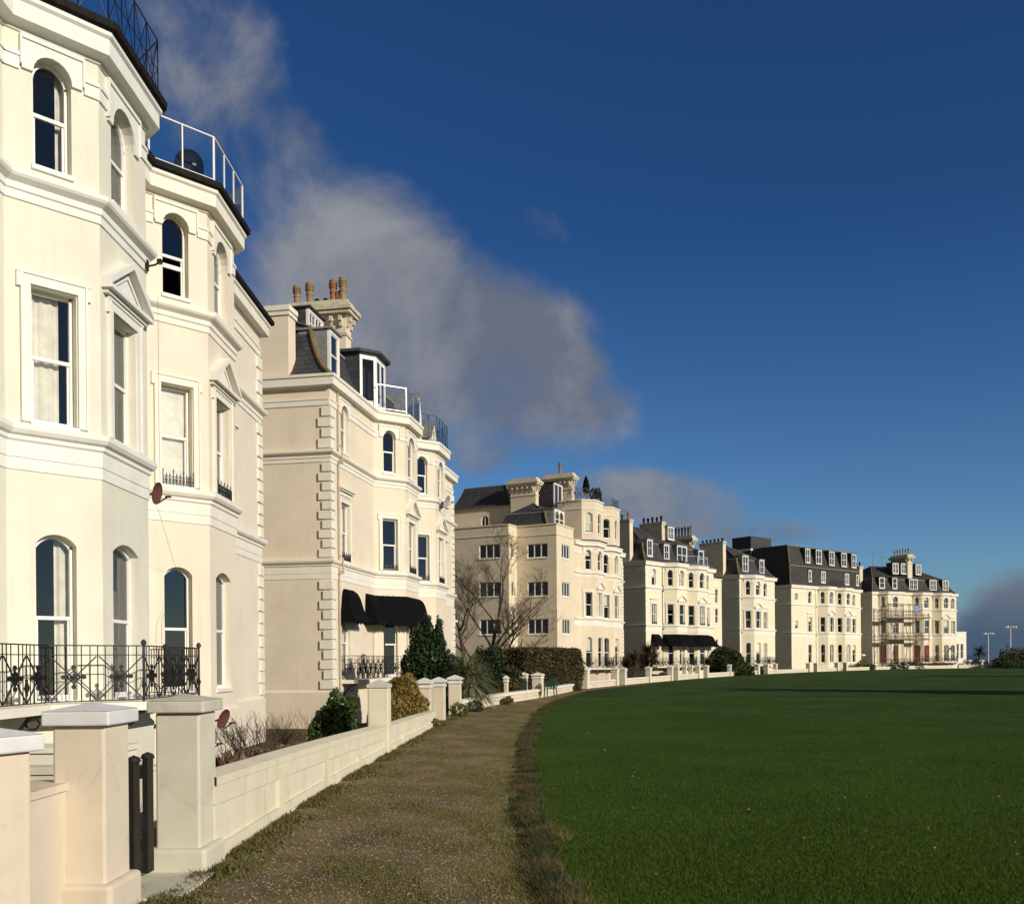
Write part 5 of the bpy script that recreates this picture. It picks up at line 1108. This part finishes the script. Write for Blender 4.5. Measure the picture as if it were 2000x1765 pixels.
# ------------------------------------------------------------------ roof-terrace and balcony things
Z4 = 16.06
def on4(name, s, y, label, cat): x_, y_ = loc4(s, y); o = empty(name, (x_, y_, Z4)); return tag(o, label, cat)
o = on4('parasol', 2.6, -.2, 'closed dark parasol standing on the roof terrace of the villa with the side extension', 'parasol'); b = MB(); b.tube([(0,0,-.1), (0,0,2.2)], .03, 6); b.build('pole', 'iron_black', o); b = MB(); b.lathe([(.10,.5), (.30,.75), (.33,1.2), (.22,1.75), (.06,2.15)], 9); b.build('canopy', 'fabric_black', o)
for k, (s, y, h) in enumerate(((3.5, -.5, .9), (4.5, -.55, 1.1), (5.2, .1, .8))):
    o = on4('potted_plant', s, y, ('small dark potted plant beside the closed roof-terrace parasol', 'middle potted plant on the roof terrace behind the curly railing', 'right-hand potted plant on the roof terrace behind the curly railing')[k], 'potted plant'); b = MB(); b.lathe([(.16,-.1), (.22,.35), (.25,.38)], 9); b.build('pot', 'trim_white' if k else 'iron_black', o)
    quads('foliage', leaf_cloud([(0,0,.35+h*.4,.28,.28,h*.5)], 260, .12, 90+k), 'leaf_dark', o)
def bal3(s, o_): a = math.radians(10); return (h3[0]+math.sin(a)*s+math.cos(a)*o_, h3[1]+math.cos(a)*s-math.sin(a)*o_)
x_, y_ = bal3(3.2, .35); o = empty('balcony_chair', (x_, y_, 1.05), math.radians(70)); tag(o, 'black metal chair on the balcony under the black awnings', 'chair'); b = MB(); b.box(-.2,.2,-.2,.2,.42,.45); b.build('seat', 'iron_black', o)
for (p, q) in ((-.18,-.18), (.18,-.18), (-.18,.18), (.18,.18)): b = MB(); b.tube([(p,q,-.03), (p,q,.43)], .016, 5); b.build('leg', 'iron_black', o)
b = MB(); b.tube([(-.19,.19,.44), (-.19,.22,.85), (-.1,.23,.95), (.1,.23,.95), (.19,.22,.85), (.19,.19,.44)], .018, 5); [b.tube([(k*.07,.2,.44), (k*.07,.225,.94)], .01, 4) for k in (-1,0,1)]; b.build('backrest', 'iron_black', o)
def aerial(h, hd, s, y, z, H, label):
    a = math.radians(hd); o = empty('television_aerial', (h[0]+math.sin(a)*s-math.cos(a)*y, h[1]+math.cos(a)*s+math.sin(a)*y, z)); tag(o, label, 'aerial'); b = MB(); b.tube([(0,0,-.5), (0,0,H)], .03, 4); b.build('mast', 'scaffold_steel', o)
    b = MB(); b.tube([(-.5,0,H-.1), (.6,0,H-.1)], .02, 4); [b.tube([(-.45+k*.2,-.25,H-.1), (-.45+k*.2,.25,H-.1)], .014, 4) for k in range(6)]; b.build('antenna', 'scaffold_steel', o)
aerial(h8, 67, 5.0, 5, 16.8, 2.4, 'thin television aerial left of the farthest villa chimney'); aerial(h8, 67, 7.2, 5.2, 16.8, 1.9, 'shorter television aerial near the farthest villa chimney'); aerial((39.9, 135.1), 50, 3.0, 8.5, 20.0, 1.5, 'television aerial on the black rooftop housing'); aerial((14.3, 101), 42, 4.0, 5.5, 17.2, 1.6, 'television aerial on the roof behind the long awning villa')
# ------------------------------------------------------------------ the bare tree
def bare_tree():
    rr = random.Random(12); o = empty('bare_tree', (-2.1, 60.0, -.75)); tag(o, 'leafless spreading tree in front of the modern extension', 'tree'); T_, B_ = MB(), MB()
    def limb(p, d, l, rad, g, sag):
        """a limb that keeps its course, tapers and gives off side shoots all along it"""
        n = 7 if g >= 2 else 4; pts = [p]; rs = [rad]; dd = d.copy()
        for k in range(n):
            dd = (dd+Vector((rr.uniform(-.16,.16), rr.uniform(-.16,.16), rr.uniform(-.06,.14)+sag))).normalized(); pts.append(pts[-1]+dd*l/n); rs.append(rad*(1-.80*(k+1)/n))
        (T_ if g >= 4 else B_).tube(pts, rs, 6 if g >= 3 else 3, cap=False)
        if g <= 0: return
        m = {5: 7, 4: 7, 3: 7, 2: 5, 1: 3}[g]
        for k in range(m):
            t = rr.uniform(.25 if g >= 4 else .12, 1); i = min(n-1, int(t*n)); q = pts[i]+(pts[i+1]-pts[i])*(t*n-i); a = rr.uniform(0, 2*pi); side = Vector((math.cos(a), math.sin(a)*.8, rr.uniform(-.15,.5)))
            limb(q, (dd*rr.uniform(.45,.9)+side*rr.uniform(.5,.95)).normalized(), l*rr.uniform(.38,.62)*(1.15-.4*t), max(.0055, rs[i]*.55), g-1, sag*.5)
    limb(Vector((-.62,0,0)), Vector((-.03,0,1)), 8.0, .17, 5, .0); limb(Vector((.30,0,0)), Vector((.10,.05,1)), 8.4, .19, 5, .0)
    limb(Vector((.40,0,1.4)), Vector((.80,0,.60)), 4.3, .10, 4, .0); limb(Vector((.35,0,1.6)), Vector((.95,-.1,.30)), 4.3, .08, 4, .01); limb(Vector((-.5,.1,2.6)), Vector((-.55,0,.85)), 3.4, .08, 4, .0)
    T_.build('trunk', 'bark', o); B_.build('branches', 'twig_brown', o)
bare_tree()
# trees standing off to the right whose shadows cross the lawn
for i, (x, y, h, wd, d) in enumerate(((36.5, 32.5, 12.2, 2.5, 'tall dark evergreen on the lawn to the right, outside the picture'), (62, 66, 12.5, 3.2, 'broad dark evergreen far to the right, outside the picture'), (74, 60, 11.5, 3.0, 'second broad evergreen far to the right, outside the picture'))):
    o = empty('pine_tree', (x, y, 0)); tag(o, d, 'tree'); quads('crown', leaf_cloud([(0,0,h*.72,wd*.6,wd*.6,h*.28), (0,0,h*.5,wd,wd,h*.2), (wd*.5,0,h*.6,wd*.6,wd*.5,h*.16), (-wd*.5,.4,h*.56,wd*.6,wd*.6,h*.15)], 9000, .4, 80+i, shell=.6), 'leaf_conifer', o)
    b = MB(); b.tube([(0,0,-.1), (.1,0,h*.4), (0,0,h*.9)], [.32,.24,.06], 8); b.build('trunk', 'bark', o)
# ------------------------------------------------------------------ ground cover: grass, weeds, pebbles
def edge_x(y, E=LAWN_EDGE):
    return np.interp(y, [p[1] for p in E], [p[0] for p in E])
def blades(n, xf, yf, h, wd, seed, lean=.5, z=.0, hf=None):
    r = np.random.default_rng(seed); y = yf(r, n); x = xf(r, y); a = r.random(n)*2*pi; hh = h*(.5+r.random(n)); 
    if hf is not None: hh = hh*hf(x, y, r)
    ww = wd*(.6+.8*r.random(n)); ln = lean*(r.random((n,2))-.5)*2*hh[:,None]; d = np.stack([np.cos(a),np.sin(a)],1)*ww[:,None]/2; p = np.stack([x,y],1)
    v = np.empty((n,3,3)); v[:,0,:2] = p-d; v[:,1,:2] = p+d; v[:,2,:2] = p+ln; v[:,0,2] = z-.005; v[:,1,2] = z-.005; v[:,2,2] = z+hh; return v.reshape(-1,3)
ydist = lambda a, b: (lambda r, n: a*(b/a)**r.random(n))     # denser near the camera
def lawn_x(r, y): e = edge_x(y)+.03; hi = .58*y+1.0; return e+(hi-e)*r.random(len(y))
g = quads('grass', blades(520000, lawn_x, ydist(4.5, 40), .020, .0048, 101, lean=1.1, z=.012), 'grass_blade', None, 3); tag(g, kind='stuff')
# path tufts: clumpy patches
def patch(seed, n, a, b, thr):
    r = np.random.default_rng(seed); out = []
    ph = r.random((5,2))*3+.6; of = r.random(5)*6
    while sum(map(len, out)) < n:
        y = a*(b/a)**r.random(n*4); x = -2.5+(edge_x(y)+2.5)*r.random(n*4); f = sum(np.sin(x*ph[k,0]*2.3+y*ph[k,1]*1.1+of[k]) for k in range(5))
        k = f > thr; out.append(np.stack([x[k], y[k]],1))
    return np.concatenate(out)[:n]
def tufts(name, P, h, wd, m, seed, lean=1.0, z=0.0):
    r = np.random.default_rng(seed); n = len(P); P = P+r.normal(size=P.shape)*.03; a = r.random(n)*2*pi; hh = h*(.4+1.1*r.random(n)); ln = lean*(r.random((n,2))-.5)*2*hh[:,None]; d = np.stack([np.cos(a),np.sin(a)],1)*wd/2
    v = np.empty((n,3,3)); v[:,0,:2] = P-d; v[:,1,:2] = P+d; v[:,2,:2] = P+ln; v[:,:2,2] = z-.005; v[:,2,2] = z+hh; o = quads(name, v.reshape(-1,3), m, None, 3); tag(o, kind='stuff'); return o
tufts('moss_and_grass', patch(5, 60000, 5.0, 38, .9), .016, .010, 'leaf_weed', 6, 1.3)
tufts('dry_grass', patch(8, 42000, 5.0, 36, .0), .014, .007, 'leaf_dry', 9, 1.6)
# rough strip between path and lawn
def strip(n, seed, a, b, wid, off):
    r = np.random.default_rng(seed); y = a*(b/a)**r.random(n); cl = r.normal(size=n); x = edge_x(y)+off+wid*(r.random(n)-.5)*(1+.4*np.sin(y*1.7)); return np.stack([x+.04*np.sin(y*5), y],1)
def clumps(seed, nc, per, a, b, off, wid, rad):
    """ragged clumps scattered along the lawn's edge"""
    r = np.random.default_rng(seed); y = a*(b/a)**r.random(nc); x = edge_x(y)+off+wid*r.normal(size=nc)*.5+.05*np.sin(y*2.3); sz = rad*(.4+1.2*r.random(nc)**1.6); k = np.repeat(np.arange(nc), per)
    return np.stack([x[k]+r.normal(size=nc*per)*sz[k]*.5, y[k]+r.normal(size=nc*per)*sz[k]*.8],1)
flat('rough_edge_soil', [(x-.05+.05*math.sin(y*3.1), y) for x, y in LAWN_EDGE]+[(x-.30+.07*math.sin(y*1.9), y) for x, y in LAWN_EDGE[::-1]], .006, 'edge_soil')
tufts('rough_edge_moss', clumps(16, 340, 170, 4.8, 46, -.12, .10, .08), .050, .011, 'leaf_brown', 17, 1.4)
tufts('rough_edge_weeds', clumps(12, 120, 110, 4.8, 42, -.26, .16, .08), .030, .007, 'leaf_olive', 13, 1.3)
tufts('rough_edge_straw', clumps(14, 90, 80, 4.8, 36, -.12, .14, .09), .055, .0045, 'leaf_dry', 15, 1.5)
tufts('rough_edge_stalks', clumps(19, 9, 120, 4.8, 11, -.03, .10, .12), .10, .0045, 'leaf_dry', 20, 1.4)
# weeds along the foot of the wall
def foot(n, seed):
    r = np.random.default_rng(seed); y = 6.2*(30/6.2)**r.random(n); x = np.interp(y, [p[1] for p in WALL], [p[0] for p in WALL])+.14+np.abs(r.normal(size=n))*.13; k = np.sin(y*2.3)+np.sin(y*5.1+1)+r.normal(size=n)*.5 > -.5; return np.stack([x,y],1)[k]
tufts('wall_foot_weeds', foot(12000, 21), .035, .012, 'leaf_weed', 22, 1.0); tufts('wall_foot_straw', foot(4000, 23), .06, .007, 'leaf_dry', 24, 1.1); tufts('wall_foot_ivy', foot(9000, 27), .04, .03, 'leaf_brown', 28, 1.1)
def band(n, seed):
    r = np.random.default_rng(seed); y = 4.8*(40/4.8)**r.random(n); x = edge_x(y)-.38-.30*np.abs(r.normal(size=n)); k = np.sin(y*1.9)+np.sin(y*4.7+x*5)+r.normal(size=n)*.6 > 0; return np.stack([x,y],1)[k]
tufts('path_side_moss', band(30000, 51), .016, .009, 'leaf_olive', 52, 1.4)
tufts('rough_edge_dark_weeds', clumps(61, 170, 120, 4.8, 40, -.12, .10, .08), .055, .010, 'leaf_dark', 62, 1.3)
# pebbles and leaf litter on the path
def pebbles(n, seed, name, m, s, yr, xr=None):
    r = np.random.default_rng(seed); y = yr[0]*(yr[1]/yr[0])**r.random(n); x = xr(r, y) if xr else -2.45+(edge_x(y)-.1+2.45)*r.random(n); sz = s*(.4+1.2*r.random(n)**2); c = np.stack([x,y,sz*.3],1)
    oc = np.array([(1,0,0),(0,1,0),(-1,0,0),(0,-1,0),(0,0,.6)]); a = r.random(n)*6.28; V = np.empty((n,5,3)); sq = .7+.6*r.random(n)
    for k in range(5): V[:,k,0] = c[:,0]+sz*(oc[k,0]*np.cos(a)*sq-oc[k,1]*np.sin(a)); V[:,k,1] = c[:,1]+sz*(oc[k,0]*np.sin(a)*sq+oc[k,1]*np.cos(a)); V[:,k,2] = c[:,2]*(k == 4)*2.2+.001
    tri = []; 
    for (i, j) in ((0,1),(1,2),(2,3),(3,0)): tri.append(np.stack([V[:,i],V[:,j],V[:,4]],1))
    o = quads(name, np.concatenate(tri,0).reshape(-1,3), m, None, 3); tag(o, kind='stuff'); return o
mat('pebble_pale', (.42,.36,.25), .85, .35, 14); mat('pebble_dark', (.18,.15,.09), .9, .3, 14); mat('litter', (.36,.27,.14), .9, .3, 14)
pebbles(14000, 31, 'gravel_pale', 'pebble_pale', .006, (5, 34)); pebbles(14000, 32, 'gravel_dark', 'pebble_dark', .012, (5, 30)); pebbles(12000, 33, 'leaf_litter', 'litter', .010, (5, 30))
pebbles(190, 35, 'litter_on_lawn', 'pebble_pale', .026, (6, 40), lambda r, y: edge_x(y)+.3+(.5*y)*r.random(len(y)))
# threshold slab at the gate
b = MB(); b.box(-3.3, -2.35, 6.62, 7.45, -.02, .02); o = b.build('paving_slab', 'render_grey_green'); tag(o, 'grey stone slab at the threshold of the black wooden gate', 'slab')
